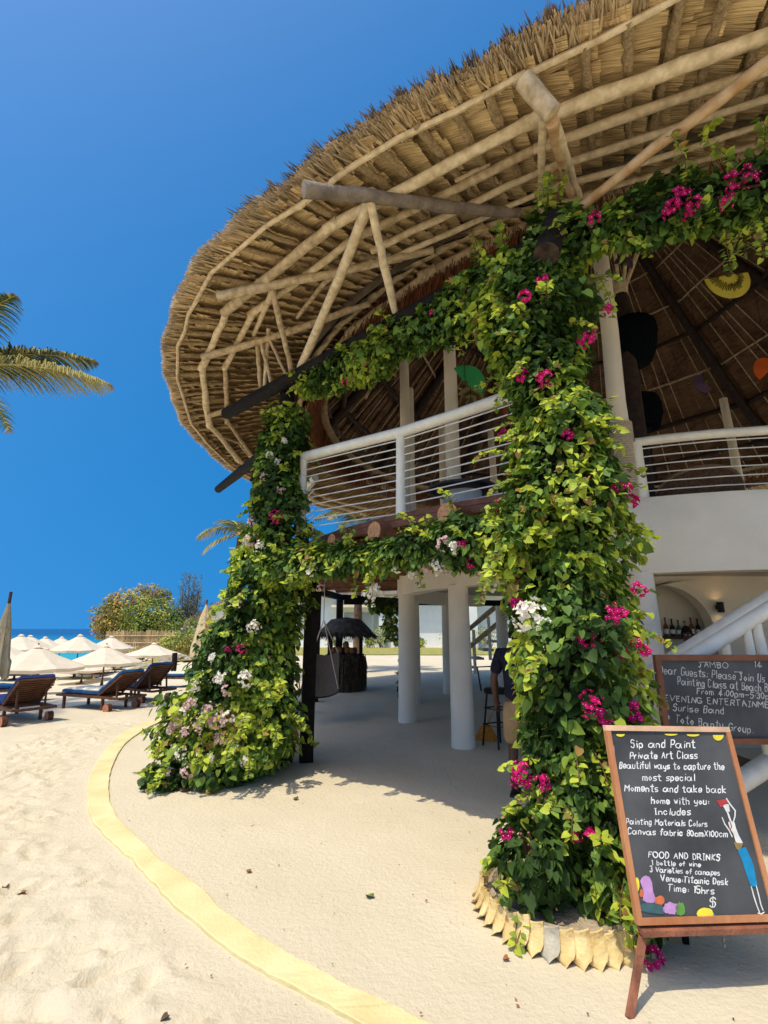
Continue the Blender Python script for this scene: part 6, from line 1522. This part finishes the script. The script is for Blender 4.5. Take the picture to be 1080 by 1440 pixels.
fan('orange lampshade cut by the right edge of the picture', 1082, 520, 6.2, .20, 150, paper_mat('orange', (.70, .14, .02)), slits=False, sweep=150)
fan('purple lampshade deep under the roof right of the black lampshades', 990, 538, 7.8, .17, 200, paper_mat('purple', (.14, .09, .17)), slits=False, sweep=220)
fan('small purple lampshade on the fan of pale struts', 878, 372, 5.9, .13, 70, paper_mat('purple', (.14, .09, .17)), slits=False, sweep=200)
fan('tan lampshade peeping over the balcony rail beside the green one', 662, 563, 7.2, .22, 60, paper_mat('tan', (.40, .32, .14)), sweep=180)
fan('rust lampshade low behind the balcony railing near the flowering pillar', 722, 578, 6.4, .14, 60, paper_mat('rust', (.36, .08, .03)), slits=False, sweep=300)
M_ink = mat('black_woven_shade', (.004, .006, .008), .9, .4, 40, .8, 80, spec=.05)
def dark_shade(label, u, v, Y, r, h, prof):
    c = at(u, v, Y); t = thing('black_lampshade', label, 'lampshade', c, 0, 'big black lampshades by the white column'); mb = MB(); mb.lathe([(r * a, h * b) for a, b in prof], (0, 0, 0), 28); mb.build('shade', M_ink, t, smooth=True)
    mb = MB()
    for k in range(20): a = 2 * math.pi * k / 20; pts_ = [(r * q * 1.01 * math.cos(a), r * q * 1.01 * math.sin(a), h * b) for q, b in prof]; mb.tube(pts_, .006, 5, cap=False)
    mb.build('ribs', M_ink, t)
    zt = zcone(math.hypot(c.x - CX, c.y - CY)) - .05 - c.z; mb = MB(); mb.tube([(0, 0, h * .4), (0, 0, zt)], .005, 5); mb.build('cord', M_iron, t)
dark_shade('upper black woven lampshade, wide at the top and narrowing below', 889, 483, 6.7, .36, .78, [(.45, -.5), (.62, -.46), (.86, -.2), (1.0, .15), (.95, .38), (.7, .48), (.1, .5)])
dark_shade('lower black woven lampshade hanging under the wider one', 899, 582, 7.4, .34, .60, [(.5, -.5), (.8, -.46), (.97, -.1), (1.0, .2), (.85, .44), (.1, .5)])
# ------------------------------------------------------------------ small litter on the sand
M_lit = [mat('dry_leaf', (.30, .13, .05), .8, .3, 20), mat('green_leaf_litter', (.13, .19, .035), .7, .3, 20), mat('twig', (.12, .08, .05), .9, .3, 20)]
def fallen(label, u, v, sz, m, rz):
    c = gr(u, v); mb = MB(); P = [(p[0] * sz, p[1] * sz, p[2] * sz + .25 * sz * abs(p[0]) + .012) for p in LT]; mb.add(P, [tuple(f) for f in LF]); P2 = [(x, y, z - .003) for x, y, z in P]; mb.add(P2, [tuple(f[::-1]) for f in LF])
    o = mb.build('fallen_leaf', m); o.location = (c.x, c.y, .006); o.rotation_euler = (rnd.uniform(-.2, .2), rnd.uniform(-.2, .2), rz); tag(o, label, 'leaf', 'fallen leaves on the sand')
fallen('curled green leaf lying alone in the middle of the bright sand', 522, 1266, .055, M_lit[1], .5); fallen('reddish dry leaf on the sand just in front of the bushy pillar', 262, 1114, .09, M_lit[0], 1.2); fallen('brown dry leaf on the trodden sand near the left edge', 35, 1260, .05, M_lit[0], 2); fallen('brown leaf close to the left edge by its neighbour', 7, 1252, .04, M_lit[0], .3)
fallen('thin dark leaf near the bottom left of the sand', 236, 1434, .032, M_lit[2], 2.5); fallen('small dark leaf by the shade edge under the arch', 418, 1126, .05, M_lit[2], 1); fallen('tiny leaf between the kerb and the arch', 350, 1230, .035, M_lit[0], .1); fallen('small dry leaf in front of the scalloped planter', 715, 1352, .03, M_lit[0], 1.9)
g = np.random.default_rng(91); n = 230; u_ = g.uniform(-2.4, 3.0, n); v_ = 1.9 + 6 * g.random(n) ** 1.3; P = np.stack([u_, v_, np.full(n, .012)], 1)
V, I, M = place_leaves(P, np.array([0, 0, 1.]) + g.normal(0, .25, (n, 3)), g.normal(size=(n, 3)) * np.array([1, 1, .1]), g.uniform(.005, .015, n), g.integers(0, 3, n)); o = npmesh('sand_litter', V, 4, I, M_lit, M); o['kind'] = 'stuff'; o['label'] = 'crumbs of dry leaves and twigs scattered over the pale sand'; o['category'] = 'litter'
